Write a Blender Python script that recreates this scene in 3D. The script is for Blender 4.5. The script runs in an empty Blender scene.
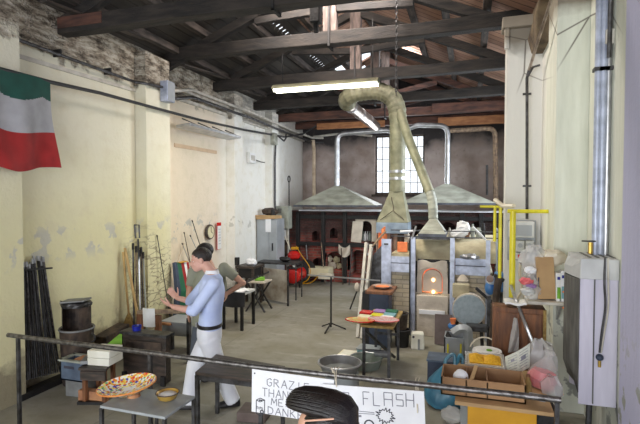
import bpy, math, random
from mathutils import Vector as V, Matrix, Euler
R = random.Random(7)
C = bpy.context.scene.collection
pi = math.pi

# ---------------------------------------------------------------- camera model
F = 480.; TH = math.atan(150/480.); PT = math.atan(15/480.); H = 2.3
def ray(u, v):
    x = (u-320)/F; y = 1.; z = -(v-212)/F
    y, z = y*math.cos(PT)+z*math.sin(PT), -y*math.sin(PT)+z*math.cos(PT)
    return V((x*math.cos(TH)-y*math.sin(TH), x*math.sin(TH)+y*math.cos(TH), z))
def aZ(u, v, z=0.):
    r = ray(u, v); return V((0, 0, H))+r*((z-H)/r.z)
def aY(u, v, y):
    r = ray(u, v); return V((0, 0, H))+r*(y/r.y)
def aX(u, v, x):
    r = ray(u, v); return V((0, 0, H))+r*(x/r.x)

# ---------------------------------------------------------------- materials
MATS = {}
def nt(m):
    m.use_nodes = True; t = m.node_tree; t.nodes.clear(); return t
def mat(name, c, c2=None, rough=.7, metal=0., scale=6., bump=.0, bscale=None, emit=None, es=1., alpha=1., trans=0., contrast=(.35, .65), stretch=(1, 1, 1), detail=6):
    if name in MATS: return MATS[name]
    m = bpy.data.materials.new(name); t = nt(m); N = t.nodes; L = t.links
    o = N.new('ShaderNodeOutputMaterial'); b = N.new('ShaderNodeBsdfPrincipled')
    L.new(b.outputs[0], o.inputs[0])
    b.inputs['Roughness'].default_value = rough; b.inputs['Metallic'].default_value = metal
    b.inputs['Alpha'].default_value = alpha; b.inputs['Transmission Weight'].default_value = trans
    b.inputs['Base Color'].default_value = (*c, 1)
    tc = N.new('ShaderNodeTexCoord'); mp = N.new('ShaderNodeMapping'); mp.inputs['Scale'].default_value = stretch
    L.new(tc.outputs['Object'], mp.inputs[0])
    if c2 is None: c2 = tuple(x*.72 for x in c)
    n = N.new('ShaderNodeTexNoise'); n.inputs['Scale'].default_value = scale; n.inputs['Detail'].default_value = detail
    L.new(mp.outputs[0], n.inputs['Vector'])
    r = N.new('ShaderNodeValToRGB'); r.color_ramp.elements[0].position = contrast[0]; r.color_ramp.elements[1].position = contrast[1]
    r.color_ramp.elements[0].color = (*c2, 1); r.color_ramp.elements[1].color = (*c, 1)
    L.new(n.outputs[0], r.inputs[0]); L.new(r.outputs[0], b.inputs['Base Color'])
    if bump:
        n2 = N.new('ShaderNodeTexNoise'); n2.inputs['Scale'].default_value = bscale or scale*4; n2.inputs['Detail'].default_value = 8
        L.new(mp.outputs[0], n2.inputs['Vector'])
        bp = N.new('ShaderNodeBump'); bp.inputs['Strength'].default_value = bump; bp.inputs['Distance'].default_value = .02
        L.new(n2.outputs[0], bp.inputs['Height']); L.new(bp.outputs[0], b.inputs['Normal'])
    if emit:
        b.inputs['Emission Color'].default_value = (*emit, 1); b.inputs['Emission Strength'].default_value = es
    MATS[name] = m; return m

class NG:
    """small node helper"""
    def __init__(s, name):
        s.m = bpy.data.materials.new(name); s.t = nt(s.m); s.N = s.t.nodes; s.L = s.t.links
        s.o = s.N.new('ShaderNodeOutputMaterial'); s.b = s.N.new('ShaderNodeBsdfPrincipled'); s.L.new(s.b.outputs[0], s.o.inputs[0])
        g = s.N.new('ShaderNodeNewGeometry'); s.pos = g.outputs['Position']
        tc = s.N.new('ShaderNodeTexCoord'); s.obj = tc.outputs['Object']
        MATS[name] = s.m
    def sep(s, vec):
        n = s.N.new('ShaderNodeSeparateXYZ'); s.L.new(vec, n.inputs[0]); return n.outputs
    def comb(s, x, y, z):
        n = s.N.new('ShaderNodeCombineXYZ')
        for i, q in enumerate((x, y, z)):
            if isinstance(q, (int, float)): n.inputs[i].default_value = q
            else: s.L.new(q, n.inputs[i])
        return n.outputs[0]
    def noise(s, vec, sc, det=6, rough=.55):
        n = s.N.new('ShaderNodeTexNoise'); n.inputs['Scale'].default_value = sc; n.inputs['Detail'].default_value = det; n.inputs['Roughness'].default_value = rough
        s.L.new(vec, n.inputs['Vector']); return n.outputs[0]
    def voro(s, vec, sc, feat='F1', out='Distance'):
        n = s.N.new('ShaderNodeTexVoronoi'); n.feature = feat; n.inputs['Scale'].default_value = sc
        s.L.new(vec, n.inputs['Vector']); return n.outputs[out]
    def math(s, op, a, b=0., c=None):
        n = s.N.new('ShaderNodeMath'); n.operation = op
        for i, q in enumerate((a, b) if c is None else (a, b, c)):
            if isinstance(q, (int, float)): n.inputs[i].default_value = q
            else: s.L.new(q, n.inputs[i])
        return n.outputs[0]
    def mapr(s, x, a, b, c=0., d=1.):
        n = s.N.new('ShaderNodeMapRange'); s.L.new(x, n.inputs[0])
        for i, q in enumerate((a, b, c, d)): n.inputs[i+1].default_value = q
        return n.outputs[0]
    def mix(s, f, a, b):
        n = s.N.new('ShaderNodeMix'); n.data_type = 'RGBA'
        if isinstance(f, (int, float)): n.inputs[0].default_value = f
        else: s.L.new(f, n.inputs[0])
        for i, q in ((6, a), (7, b)):
            if isinstance(q, tuple): n.inputs[i].default_value = (*q, 1)
            else: s.L.new(q, n.inputs[i])
        return n.outputs[2]
    def ramp(s, x, stops, interp='LINEAR'):
        n = s.N.new('ShaderNodeValToRGB'); n.color_ramp.interpolation = interp; e = n.color_ramp.elements
        while len(e) < len(stops): e.new(.5)
        for k, (p, c) in enumerate(stops): e[k].position = p; e[k].color = (*c, 1)
        s.L.new(x, n.inputs[0]); return n.outputs[0]
    def fin(s, col, rough=.8, h=None, bs=.3, dist=.02, metal=0.):
        s.L.new(col, s.b.inputs['Base Color']); s.b.inputs['Roughness'].default_value = rough; s.b.inputs['Metallic'].default_value = metal
        if h is not None:
            bp = s.N.new('ShaderNodeBump'); bp.inputs['Strength'].default_value = bs; bp.inputs['Distance'].default_value = dist
            s.L.new(h, bp.inputs['Height']); s.L.new(bp.outputs[0], s.b.inputs['Normal'])
        return s.m

def plaster_left():
    g = NG('plaster_left'); x, y, z = g.sep(g.pos)
    n1 = g.noise(g.pos, 1.1); n2 = g.noise(g.pos, 5); n3 = g.noise(g.pos, 18)
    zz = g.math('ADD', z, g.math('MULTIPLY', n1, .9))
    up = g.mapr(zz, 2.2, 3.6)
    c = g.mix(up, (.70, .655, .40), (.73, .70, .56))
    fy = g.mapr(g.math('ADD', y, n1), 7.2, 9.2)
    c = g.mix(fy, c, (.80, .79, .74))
    pk = g.math('MULTIPLY', g.mapr(y, 6.9, 7.1), g.mapr(y, 9.3, 8.8))
    c = g.mix(g.math('MULTIPLY', pk, .7), c, (.80, .66, .50))
    c = g.mix(g.mapr(n2, .5, .72, 0, .35), c, (.60, .54, .38))
    # worn patches halfway up
    band = g.math('MULTIPLY', g.mapr(z, 1.45, 1.6), g.mapr(z, 2.0, 1.85))
    blot = g.math('MULTIPLY', band, g.mapr(g.noise(g.pos, 3.6, 3), .57, .60))
    c = g.mix(g.math('MULTIPLY', blot, .8), c, (.50, .49, .44))
    # cracked low plaster
    ds = g.math('MULTIPLY', g.math('SUBTRACT', g.noise(g.pos, 6), .5), 1.3)
    br = g.voro(g.comb(ds, g.math('ADD', g.math('MULTIPLY', y, 3.6), ds), g.math('ADD', g.math('MULTIPLY', z, 11), ds)), 1., 'DISTANCE_TO_EDGE')
    br = g.math('ADD', br, g.mapr(g.noise(g.pos, 4), .5, .68, 0, .09))
    low = g.math('MULTIPLY', g.mapr(g.math('ADD', z, g.math('MULTIPLY', n1, 1.6)), 2.5, 2.1), g.mapr(g.math('ABSOLUTE', g.math('SUBTRACT', y, 6.6)), .6, .3))
    c = g.mix(g.math('MULTIPLY', low, g.mapr(br, .09, .0, 0, .95)), c, (.24, .20, .13))
    # broken plaster band under the eaves, near end only
    t = g.math('ADD', z, g.math('MULTIPLY', g.math('SUBTRACT', n2, .5), .6))
    lost = g.math('MULTIPLY', g.mapr(t, 4.02, 4.10), g.mapr(y, 12.5, 8., .35, 1.))
    dn = g.math('MULTIPLY', g.noise(g.pos, 2.7), 1.6)
    cr = g.voro(g.comb(dn, g.math('ADD', g.math('MULTIPLY', y, .8), dn), g.math('ADD', g.math('MULTIPLY', z, 2.4), n2)), 2.6, 'DISTANCE_TO_EDGE')
    stone = g.ramp(g.noise(g.comb(x, g.math('MULTIPLY', y, 1.2), g.math('MULTIPLY', z, 4)), 3.2, 10, .7), [(.36, (.05, .04, .03)), (.46, (.24, .20, .15)), (.56, (.46, .42, .34)), (.66, (.60, .56, .48))])
    stone = g.mix(g.math('MULTIPLY', g.mapr(n1, .42, .5), g.mapr(cr, .03, .0)), stone, (.03, .025, .02))
    c = g.mix(lost, c, stone)
    # damp and dirt at the foot
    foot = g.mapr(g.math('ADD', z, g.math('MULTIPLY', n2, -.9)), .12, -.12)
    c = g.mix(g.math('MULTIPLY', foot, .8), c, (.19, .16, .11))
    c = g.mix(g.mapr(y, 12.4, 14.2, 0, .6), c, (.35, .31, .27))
    h = g.math('ADD', g.math('MULTIPLY', n3, .3), g.math('ADD', g.math('MULTIPLY', lost, g.math('MULTIPLY', g.math('ADD', g.mapr(cr, 0, .12), n3), -.7)), g.math('MULTIPLY', n2, .3)))
    return g.fin(c, .9, h, .6, .04)
def plaster_right():
    g = NG('plaster_right'); x, y, z = g.sep(g.pos)
    n1 = g.noise(g.pos, 1.6); n2 = g.noise(g.comb(g.math('MULTIPLY', x, 9), g.math('MULTIPLY', y, 9), g.math('MULTIPLY', z, 1.2)), 1.5); n3 = g.noise(g.pos, 22)
    c = g.mix(g.mapr(n2, .3, .7), (.66, .68, .58), (.78, .80, .70))
    c = g.mix(g.mapr(g.math('ADD', y, g.math('MULTIPLY', n1, .3)), 6.4, 6.7), c, (.70, .69, .64))
    c = g.mix(g.mapr(g.math('ADD', y, 0.), 4.25, 4.2), c, (.50, .50, .68))  # near wall end: bluish daylight put into the plaster colour
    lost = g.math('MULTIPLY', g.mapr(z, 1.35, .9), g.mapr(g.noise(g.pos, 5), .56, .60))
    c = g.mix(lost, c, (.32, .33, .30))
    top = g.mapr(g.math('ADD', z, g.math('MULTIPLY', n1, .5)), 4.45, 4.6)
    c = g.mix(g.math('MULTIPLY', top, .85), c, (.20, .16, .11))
    cr = g.voro(g.pos, 1.1, 'DISTANCE_TO_EDGE')
    c = g.mix(g.math('MULTIPLY', g.mapr(z, 3.6, 3.9), g.mapr(cr, .012, .0)), c, (.12, .10, .08))
    return g.fin(c, .88, g.math('ADD', g.math('MULTIPLY', n3, .5), n2), .35, .02)
def plaster_back():
    g = NG('plaster_back'); x, y, z = g.sep(g.pos)
    n1 = g.noise(g.pos, 1.3); n3 = g.noise(g.pos, 12)
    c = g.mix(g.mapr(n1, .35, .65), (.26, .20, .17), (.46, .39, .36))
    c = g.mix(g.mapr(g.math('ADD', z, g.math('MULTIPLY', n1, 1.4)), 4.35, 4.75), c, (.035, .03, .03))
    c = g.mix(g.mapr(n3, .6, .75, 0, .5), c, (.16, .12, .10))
    return g.fin(c, .9, n3, .3)
def brick(name, a, b, mortar, sx=4.2, sy=1., scale=1., dirt=(.08, .05, .04), dirta=.5, side='xz'):
    g = NG(name); x, y, z = g.sep(g.pos)
    hor = g.math('ADD', x, y) if side == 'both' else x
    bt = g.N.new('ShaderNodeTexBrick'); g.L.new(g.comb(hor, z, 0.), bt.inputs['Vector'])
    bt.inputs['Scale'].default_value = scale; bt.inputs['Color1'].default_value = (*a, 1); bt.inputs['Color2'].default_value = (*b, 1); bt.inputs['Mortar'].default_value = (*mortar, 1)
    bt.inputs['Brick Width'].default_value = .24; bt.inputs['Row Height'].default_value = .075; bt.inputs['Mortar Size'].default_value = .008
    n = g.noise(g.pos, 3.); n3 = g.noise(g.pos, 24)
    c = g.mix(g.math('MULTIPLY', g.mapr(n, .42, .66), dirta), bt.outputs['Color'], dirt)
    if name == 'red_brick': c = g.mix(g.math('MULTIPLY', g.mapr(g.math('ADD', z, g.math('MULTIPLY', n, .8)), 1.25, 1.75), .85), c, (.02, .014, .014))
    c = g.mix(g.mapr(n3, .5, .8, 0, .4), c, mortar)
    return g.fin(c, .9, g.math('ADD', g.math('MULTIPLY', bt.outputs['Fac'], -.6), g.math('MULTIPLY', n3, .5)), .6, .02)
def floor_mat():
    g = NG('concrete_floor'); x, y, z = g.sep(g.pos)
    n1 = g.noise(g.pos, .8, 8, .6); n2 = g.noise(g.pos, 5, 8, .65); n3 = g.noise(g.pos, 40)
    c = g.mix(g.mapr(n1, .38, .62), (.215, .20, .145), (.30, .285, .245))
    c = g.mix(g.mapr(n2, .5, .68, 0, .5), c, (.16, .145, .10))
    c = g.mix(g.mapr(g.noise(g.comb(g.math('MULTIPLY', x, .7), g.math('MULTIPLY', y, 2.4), 0.), 2.2), .58, .7, 0, .45), c, (.44, .42, .38))
    gx = g.math('ABSOLUTE', g.math('SUBTRACT', g.math('FRACT', g.math('DIVIDE', g.math('ADD', x, g.math('MULTIPLY', n2, .03)), 2.4)), .5))
    gy = g.math('ABSOLUTE', g.math('SUBTRACT', g.math('FRACT', g.math('DIVIDE', g.math('ADD', y, g.math('MULTIPLY', n2, .03)), 2.4)), .5))
    ln = g.math('MAXIMUM', g.mapr(gx, .004, .002), g.mapr(gy, .004, .002))
    c = g.mix(g.math('MULTIPLY', ln, .55), c, (.14, .13, .11))
    return g.fin(c, .62, g.math('ADD', g.math('MULTIPLY', n2, .6), g.math('MULTIPLY', n3, .3)), .35, .015)
def planks(name, c1, c2, w=.16, ax='x'):
    g = NG(name); x, y, z = g.sep(g.pos)
    q = x if ax == 'x' else y
    k = g.math('DIVIDE', q, w); fr = g.math('FRACT', k); idn = g.math('FLOOR', k)
    rn = g.noise(g.comb(g.math('MULTIPLY', idn, 3.7), g.math('MULTIPLY', y if ax == 'x' else x, .6), 0.), 1.2)
    fine = g.noise(g.comb(g.math('MULTIPLY', q, 14), g.math('MULTIPLY', y if ax == 'x' else x, 1.5), 0.), 1.)
    c = g.mix(g.mapr(g.math('ADD', rn, g.math('MULTIPLY', fine, .4)), .5, .9), c2, c1)
    edge = g.math('MAXIMUM', g.mapr(fr, .08, .02), g.mapr(fr, .94, 1.))
    c = g.mix(edge, c, (.02, .015, .012))
    return g.fin(c, .85, g.math('ADD', g.math('MULTIPLY', edge, -1.), fine), .5, .02)
def mosaic():
    g = NG('mosaic_glass')
    col = g.voro(g.obj, 55, 'F1', 'Color'); s = g.sep(col)
    c = g.ramp(s[0], [(0., (.85, .25, .05)), (.14, (.95, .62, .08)), (.34, (.95, .86, .30)), (.5, (.10, .10, .45)), (.58, (.92, .90, .84)), (.84, (.75, .06, .05)), (.93, (.15, .45, .25))], 'CONSTANT')
    x, y, z = g.sep(g.obj); r = g.math('SQRT', g.math('ADD', g.math('MULTIPLY', x, x), g.math('MULTIPLY', y, y)))
    c = g.mix(g.mapr(g.math('ADD', r, g.math('MULTIPLY', s[1], .06)), .10, .07), c, (.95, .95, .93))
    return g.fin(c, .15, None)

def stripes(name, cols):  # flat-pane cardboard etc not needed
    return None

# ---------------------------------------------------------------- mesh builder
class MB:
    def __init__(s, M=None): s.v = []; s.f = []; s.mi = []; s.M = M or Matrix(); s.k = 0
    def add(s, vs, fs):
        n = len(s.v); s.v += [s.M @ V(p) for p in vs]
        for f in fs: s.f.append([n+i for i in f]); s.mi.append(s.k)
        return s
    def box(s, c, d, rot=(0, 0, 0), tap=1.):
        E = Euler(rot).to_matrix(); c = V(c); x, y, z = (q/2 for q in d); vs = []
        for sz in (-1, 1):
            t = 1. if sz < 0 else tap
            for sx, sy in ((-1, -1), (1, -1), (1, 1), (-1, 1)): vs.append(c+E @ V((sx*x*t, sy*y*t, sz*z)))
        return s.add(vs, [(3, 2, 1, 0), (4, 5, 6, 7), (0, 1, 5, 4), (1, 2, 6, 5), (2, 3, 7, 6), (3, 0, 4, 7)])
    def bb(s, a, b):
        a, b = V(a), V(b); lo = V([min(a[i], b[i]) for i in range(3)]); hi = V([max(a[i], b[i]) for i in range(3)])
        return s.box((lo+hi)/2, hi-lo)
    def loft(s, secs, cap=True):
        n = len(secs[0]); vs = [p for q in secs for p in q]; fs = []
        for k in range(len(secs)-1):
            for i in range(n):
                j = (i+1) % n; fs.append((k*n+i, k*n+j, (k+1)*n+j, (k+1)*n+i))
        if cap: fs += [tuple(range(n-1, -1, -1)), tuple((len(secs)-1)*n+i for i in range(n))]
        return s.add(vs, fs)
    def tube(s, pts, r, n=10, cap=True, up=None):
        pts = [V(p) for p in pts]; m = len(pts)
        rs = r if isinstance(r, (list, tuple)) else [r]*m
        secs = []; ref = None
        for k, p in enumerate(pts):
            d = (pts[min(k+1, m-1)]-pts[max(k-1, 0)]).normalized()
            if ref is None:
                ref = V(up) if up else (V((0, 0, 1)) if abs(d.z) < .9 else V((1, 0, 0)))
            a = ref-d*ref.dot(d)
            if a.length < 1e-4: a = d.orthogonal()
            a.normalize(); ref = a; b = d.cross(a)
            rr = rs[k]; ra, rb = rr if isinstance(rr, (tuple, list)) else (rr, rr)
            secs.append([p+a*math.cos(2*pi*i/n)*ra+b*math.sin(2*pi*i/n)*rb for i in range(n)])
        return s.loft(secs, cap)
    def bar(s, p, q, w, h=None, up=(0, 0, 1)):
        """square bar"""
        h = h or w; p, q = V(p), V(q); d = (q-p).normalized(); u = V(up)
        if abs(d.dot(u)) > .95: u = V((0, 1, 0))
        a = (u-d*u.dot(d)).normalized(); b = d.cross(a)
        return s.loft([[c+a*h/2*i+b*w/2*j for i, j in ((-1, -1), (1, -1), (1, 1), (-1, 1))] for c in (p, q)])
    def lathe(s, prof, c=(0, 0, 0), n=24, ax=None, sc=(1, 1)):
        c = V(c); m = Matrix() if ax is None else V((0, 0, 1)).rotation_difference(V(ax)).to_matrix().to_4x4()
        vs = []; fs = []
        for r, z in prof:
            for i in range(n): vs.append(c+(m @ V((r*sc[0]*math.cos(2*pi*i/n), r*sc[1]*math.sin(2*pi*i/n), z))))
        for k in range(len(prof)-1):
            for i in range(n):
                j = (i+1) % n; fs.append((k*n+i, k*n+j, (k+1)*n+j, (k+1)*n+i))
        fs.append(tuple(range(n-1, -1, -1))); fs.append(tuple((len(prof)-1)*n+i for i in range(n)))
        return s.add(vs, fs)
    def sph(s, c, r, n=14, m=9):
        c = V(c); r = r if isinstance(r, (tuple, list)) else (r, r, r); vs = [c+V((0, 0, -r[2]))]; fs = []
        for k in range(1, m):
            a = pi*k/m-pi/2
            for i in range(n): vs.append(c+V((r[0]*math.cos(a)*math.cos(2*pi*i/n), r[1]*math.cos(a)*math.sin(2*pi*i/n), r[2]*math.sin(a))))
        vs.append(c+V((0, 0, r[2])))
        for i in range(n):
            j = (i+1) % n; fs.append((0, 1+j, 1+i)); fs.append((len(vs)-1, 1+(m-2)*n+i, 1+(m-2)*n+j))
            for k in range(m-2): fs.append((1+k*n+i, 1+k*n+j, 1+(k+1)*n+j, 1+(k+1)*n+i))
        return s.add(vs, fs)
    def prism(s, poly, off):
        off = V(off); n = len(poly); vs = [V(p) for p in poly]+[V(p)+off for p in poly]
        return s.add(vs, [tuple(range(n-1, -1, -1)), tuple(range(n, 2*n))]+[(i, (i+1) % n, n+(i+1) % n, n+i) for i in range(n)])
    def grid(s, fn, nu, nv, th=.004, mi=None):
        """closed sheet with thickness from fn(u,v)->point"""
        P = [[V(fn(i/nu, j/nv)) for i in range(nu+1)] for j in range(nv+1)]
        vs = []
        for side in (1, -1):
            for j in range(nv+1):
                for i in range(nu+1):
                    a = P[j][min(i+1, nu)]-P[j][max(i-1, 0)]; b = P[min(j+1, nv)][i]-P[max(j-1, 0)][i]
                    nn = a.cross(b)
                    if nn.length > 0: nn.normalize()
                    vs.append(P[j][i]+nn*side*th/2)
        W = nu+1; O = W*(nv+1); k0 = len(s.f)
        fs = []; ms = []
        for j in range(nv):
            for i in range(nu):
                q = j*W+i; m = mi(i/nu, j/nv) if mi else s.k
                fs += [(q, q+1, q+W+1, q+W), (O+q+W, O+q+W+1, O+q+1, O+q)]; ms += [m, m]
        for i in range(nu): fs += [(i+1, i, O+i, O+i+1), (nv*W+i, nv*W+i+1, O+nv*W+i+1, O+nv*W+i)]; ms += [mi(i/nu, 0) if mi else s.k, mi(i/nu, .999) if mi else s.k]
        for j in range(nv): fs += [(j*W, (j+1)*W, O+(j+1)*W, O+j*W), ((j+1)*W+nu, j*W+nu, O+j*W+nu, O+(j+1)*W+nu)]; ms += [mi(0, j/nv) if mi else s.k]*2
        s.add(vs, fs)
        s.mi[k0:] = ms
        return s
    def jit(s, a, seed=1):
        r = random.Random(seed); s.v = [p+V((r.uniform(-a, a), r.uniform(-a, a), r.uniform(-a, a))) for p in s.v]; return s
    def build(s, name, ms, parent=None, org=None, smooth=False, bev=0., sub=0):
        ms = ms if isinstance(ms, (list, tuple)) else [ms]
        if parent is not None:
            w = parent
            o3 = V((0, 0, 0))
            while w is not None: o3 += w.location; w = w.parent
            loc = V((0, 0, 0)); off = o3
            if org is not None: loc = V(org)-o3; off = V(org)
        else:
            if org is None:
                lo = [min(p[i] for p in s.v) for i in range(3)]; hi = [max(p[i] for p in s.v) for i in range(3)]
                org = ((lo[0]+hi[0])/2, (lo[1]+hi[1])/2, lo[2])
            loc = off = V(org)
        me = bpy.data.meshes.new(name); me.from_pydata([p-off for p in s.v], [], s.f)
        for m in ms: me.materials.append(MATS[m] if isinstance(m, str) else m)
        for p, k in zip(me.polygons, s.mi): p.material_index = k; p.use_smooth = smooth
        me.validate(); me.update()
        ob = bpy.data.objects.new(name, me); C.objects.link(ob); ob.location = loc
        if parent is not None: ob.parent = parent
        if smooth:
            import bmesh
            bm = bmesh.new(); bm.from_mesh(me); bmesh.ops.recalc_face_normals(bm, faces=bm.faces)
            for e in bm.edges:
                if len(e.link_faces) == 2 and e.calc_face_angle(0) > .7: e.smooth = False
            bm.to_mesh(me); bm.free()
        if bev:
            b = ob.modifiers.new('bevel', 'BEVEL'); b.width = bev; b.segments = 2; b.limit_method = 'ANGLE'
        if sub:
            b = ob.modifiers.new('sub', 'SUBSURF'); b.levels = sub; b.render_levels = sub
        return ob
def tag(o, label, cat, group=None, kind=None):
    o['label'] = label; o['category'] = cat
    if group: o['group'] = group
    if kind: o['kind'] = kind
    return o
def struct(o): o['kind'] = 'structure'; return o
def thing(name, label, cat, loc=(0, 0, 0), group=None):
    o = bpy.data.objects.new(name, None); C.objects.link(o); o.location = loc; o.empty_display_size = .1
    return tag(o, label, cat, group)
def dup(o, loc, label=None, rot=None, scale=None):
    c = o.copy(); C.objects.link(c); c.location = loc
    if label: c['label'] = label
    if rot is not None: c.rotation_euler = rot
    if scale: c.scale = scale
    for ch in o.children:
        d = ch.copy(); C.objects.link(d); d.parent = c
        for g in ch.children:
            e = g.copy(); C.objects.link(e); e.parent = d
    return c
def arc(c, r, a0, a1, e1, e2, n=8):
    c = V(c); return [c+V(e1)*r*math.cos(a0+(a1-a0)*i/n)+V(e2)*r*math.sin(a0+(a1-a0)*i/n) for i in range(n+1)]
def rnd(pts, r, n=5):
    """round the corners of a polyline"""
    pts = [V(p) for p in pts]; out = [pts[0]]
    for k in range(1, len(pts)-1):
        a, b, c = pts[k-1], pts[k], pts[k+1]; d1 = (a-b).normalized(); d2 = (c-b).normalized()
        q = min(r, (a-b).length*.49, (c-b).length*.49); p0 = b+d1*q; p2 = b+d2*q
        for i in range(n+1):
            t = i/n; out.append(p0*(1-t)**2+b*2*t*(1-t)+p2*t*t)
    out.append(pts[-1]); return out

# ---------------------------------------------------------------- material set
plaster_left(); plaster_right(); plaster_back(); floor_mat(); mosaic()
brick('red_brick', (.34, .07, .05), (.20, .04, .035), (.20, .15, .12), dirta=.7, dirt=(.03, .02, .02))
brick('pale_brick', (.66, .57, .40), (.52, .46, .38), (.36, .32, .26), dirt=(.36, .30, .20), dirta=.55, side='both')
planks('roof_boards_dark', (.065, .055, .045), (.018, .016, .015), .17, 'x')
planks('roof_boards_brown', (.48, .29, .20), (.26, .14, .10), .2, 'y')
mat('timber', (.034, .027, .022), (.009, .008, .0075), .8, scale=3, bump=.5, bscale=20, stretch=(1, 5, 5))
mat('timber_long', (.10, .08, .068), (.022, .019, .017), .8, scale=3, bump=.4, stretch=(5, 1, 5))
mat('timber_red', (.12, .05, .032), (.04, .02, .016), .8, scale=3, stretch=(1, 5, 5), bump=.3)
mat('timber_post', (.20, .15, .13), (.06, .045, .04), .8, scale=4, stretch=(4, 4, 1), bump=.4)
mat('steel_dark', (.10, .10, .105), (.035, .032, .03), .45, .6, scale=12, bump=.15)
mat('rail_steel', (.24, .23, .23), (.08, .075, .07), .35, .8, scale=25, bump=.2, stretch=(1, 1, 1))
mat('black_iron', (.022, .02, .02), (.012, .012, .012), .6, .3, scale=9, bump=.3)
mat('rusty_iron', (.10, .07, .05), (.03, .022, .02), .7, .3, scale=10, bump=.3)
mat('steel_pale', (.50, .55, .68), (.30, .33, .42), .4, .2, scale=9, stretch=(1, 1, 1))
mat('galv', (.55, .56, .58), (.38, .38, .39), .35, .8, scale=8)
mat('duct_khaki', (.27, .26, .17), (.15, .145, .09), .55, .15, scale=6)
mat('duct_copper', (.52, .44, .38), (.25, .2, .17), .3, .85, scale=8)
mat('hood_grey', (.40, .41, .34), (.22, .22, .18), .6, .2, scale=3, stretch=(1, 1, 3))
mat('hood_edge', (.10, .11, .13), (.05, .05, .06), .5, .5)
mat('hood_blue', (.26, .32, .38), (.15, .19, .24), .5, .4)
mat('pale_conduit', (.60, .57, .50), (.4, .37, .32), .6)
mat('rust_pipe', (.35, .25, .16), (.16, .11, .08), .7, .2, scale=14)
mat('tan_pipe', (.62, .50, .36), (.40, .30, .2), .7)
mat('yellow_paint', (.78, .70, .03), (.62, .54, .02), .35)
mat('yellow_box', (.62, .31, .008), (.52, .25, .005), .45)
mat('blue_paint', (.07, .22, .50), (.05, .16, .38), .4)
mat('grey_paint', (.40, .43, .46), (.32, .34, .36), .45, .2, scale=3)
mat('grey_green', (.36, .38, .32), (.25, .26, .22), .5)
mat('elec_white', (.68, .69, .68), (.55, .56, .55), .5)
mat('white', (.85, .85, .84), (.75, .75, .74), .6)
mat('white_card', (.86, .87, .90), (.80, .81, .84), .7)
mat('ink', (.05, .05, .07), None, .8)
mat('ink_grey', (.30, .30, .35), None, .8)
mat('cardboard', (.40, .23, .11), (.30, .17, .085), .8, scale=4)
mat('cardboard_dark', (.30, .17, .09), (.20, .11, .06), .8, scale=4)
mat('card_tan', (.50, .33, .16), (.40, .25, .12), .8, scale=4)
mat('brown_wood', (.25, .10, .04), (.12, .05, .025), .6, scale=4, stretch=(6, 6, 1), bump=.2)
mat('bench_wood', (.075, .052, .04), (.022, .018, .015), .5, scale=5, stretch=(1, 6, 6), bump=.2)
mat('red_paint', (.62, .02, .015), (.45, .012, .01), .25)
mat('orange_hot', (.9, .25, .05), (.8, .15, .03), .7)
mat('orange_cloth', (.85, .26, .09), (.70, .17, .06), .7, scale=9)
mat('glow', (1., .55, .2), None, .7, emit=(1., .55, .22), es=6)
mat('glow_dim', (1., .25, .05), None, .7, emit=(1., .18, .03), es=.45)
mat('fireclay', (.62, .55, .46), (.46, .40, .33), .9, scale=5, bump=.4)
mat('clay_door', (.66, .56, .46), (.56, .46, .37), .9, scale=6, bump=.2)
mat('refractory', (.52, .46, .30), (.34, .29, .19), .95, scale=4, bump=.7, bscale=14)
mat('disc_grey', (.36, .43, .47), (.28, .34, .37), .65, scale=20)
mat('firebrick_white', (.78, .77, .68), (.66, .64, .53), .85, scale=5)
mat('firebrick_orange', (.52, .26, .12), (.34, .15, .08), .85, scale=6, bump=.3)
mat('crate_blue', (.10, .14, .20), (.06, .08, .12), .6)
mat('dark_blue', (.045, .065, .11), (.03, .04, .07), .6)
mat('green', (.01, .13, .06), (.008, .09, .04), .6)
mat('lime', (.20, .48, .04), (.14, .36, .03), .7)
mat('flag_green', (.006, .075, .055), (.005, .055, .04), .75)
mat('flag_white', (.40, .40, .42), (.33, .33, .35), .75)
mat('flag_red', (.36, .016, .016), (.26, .01, .01), .75)
mat('cable', (.03, .03, .032), None, .5)
mat('sheet_rust', (.62, .59, .52), (.30, .23, .17), .5, .4, scale=4, bump=.1, contrast=(.3, .6))
mat('board_brown', (.15, .11, .10), (.10, .07, .06), .6)
mat('straw', (.40, .27, .09), (.24, .15, .05), .9, scale=30)
mat('handle_wood', (.52, .34, .12), (.36, .22, .08), .5)
mat('gold', (.55, .36, .08), (.35, .2, .04), .25, .3)
mat('cream', (.74, .68, .46), (.66, .60, .40), .5)
mat('corn', (.95, .55, .02), (.80, .40, .01), .7, scale=60, bump=.8, bscale=60)
mat('teal_bag', (.06, .22, .32), (.03, .12, .20), .35, scale=7)
mat('teal_plastic', (.22, .45, .50), None, .4)
mat('pink', (.80, .20, .20), (.66, .10, .12), .4, scale=6)
mat('poly_clear', (.75, .75, .74), (.6, .6, .6), .25, alpha=.42)
mat('poly_cream', (.74, .68, .55), (.55, .48, .36), .35, scale=5, alpha=.95)
mat('wash_grey', (.26, .27, .27), (.17, .17, .17), .55, .3)
mat('pot_bluegrey', (.34, .37, .38), (.26, .28, .29), .4)
mat('ac_body', (.60, .58, .68), (.52, .50, .60), .45, scale=3, stretch=(6, 6, 1))
mat('ac_top', (.55, .56, .56), (.44, .45, .45), .5)
mat('grille', (.15, .15, .14), (.07, .07, .065), .55, scale=4, stretch=(5, 5, 1))
mat('skin', (.58, .33, .23), (.50, .27, .18), .55, scale=10)
mat('skin_light', (.66, .38, .30), (.56, .30, .23), .5, scale=10)
mat('hair', (.014, .010, .010), (.005, .004, .004), .34, scale=40, bump=.3, bscale=90, stretch=(1, 1, 4))
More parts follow.
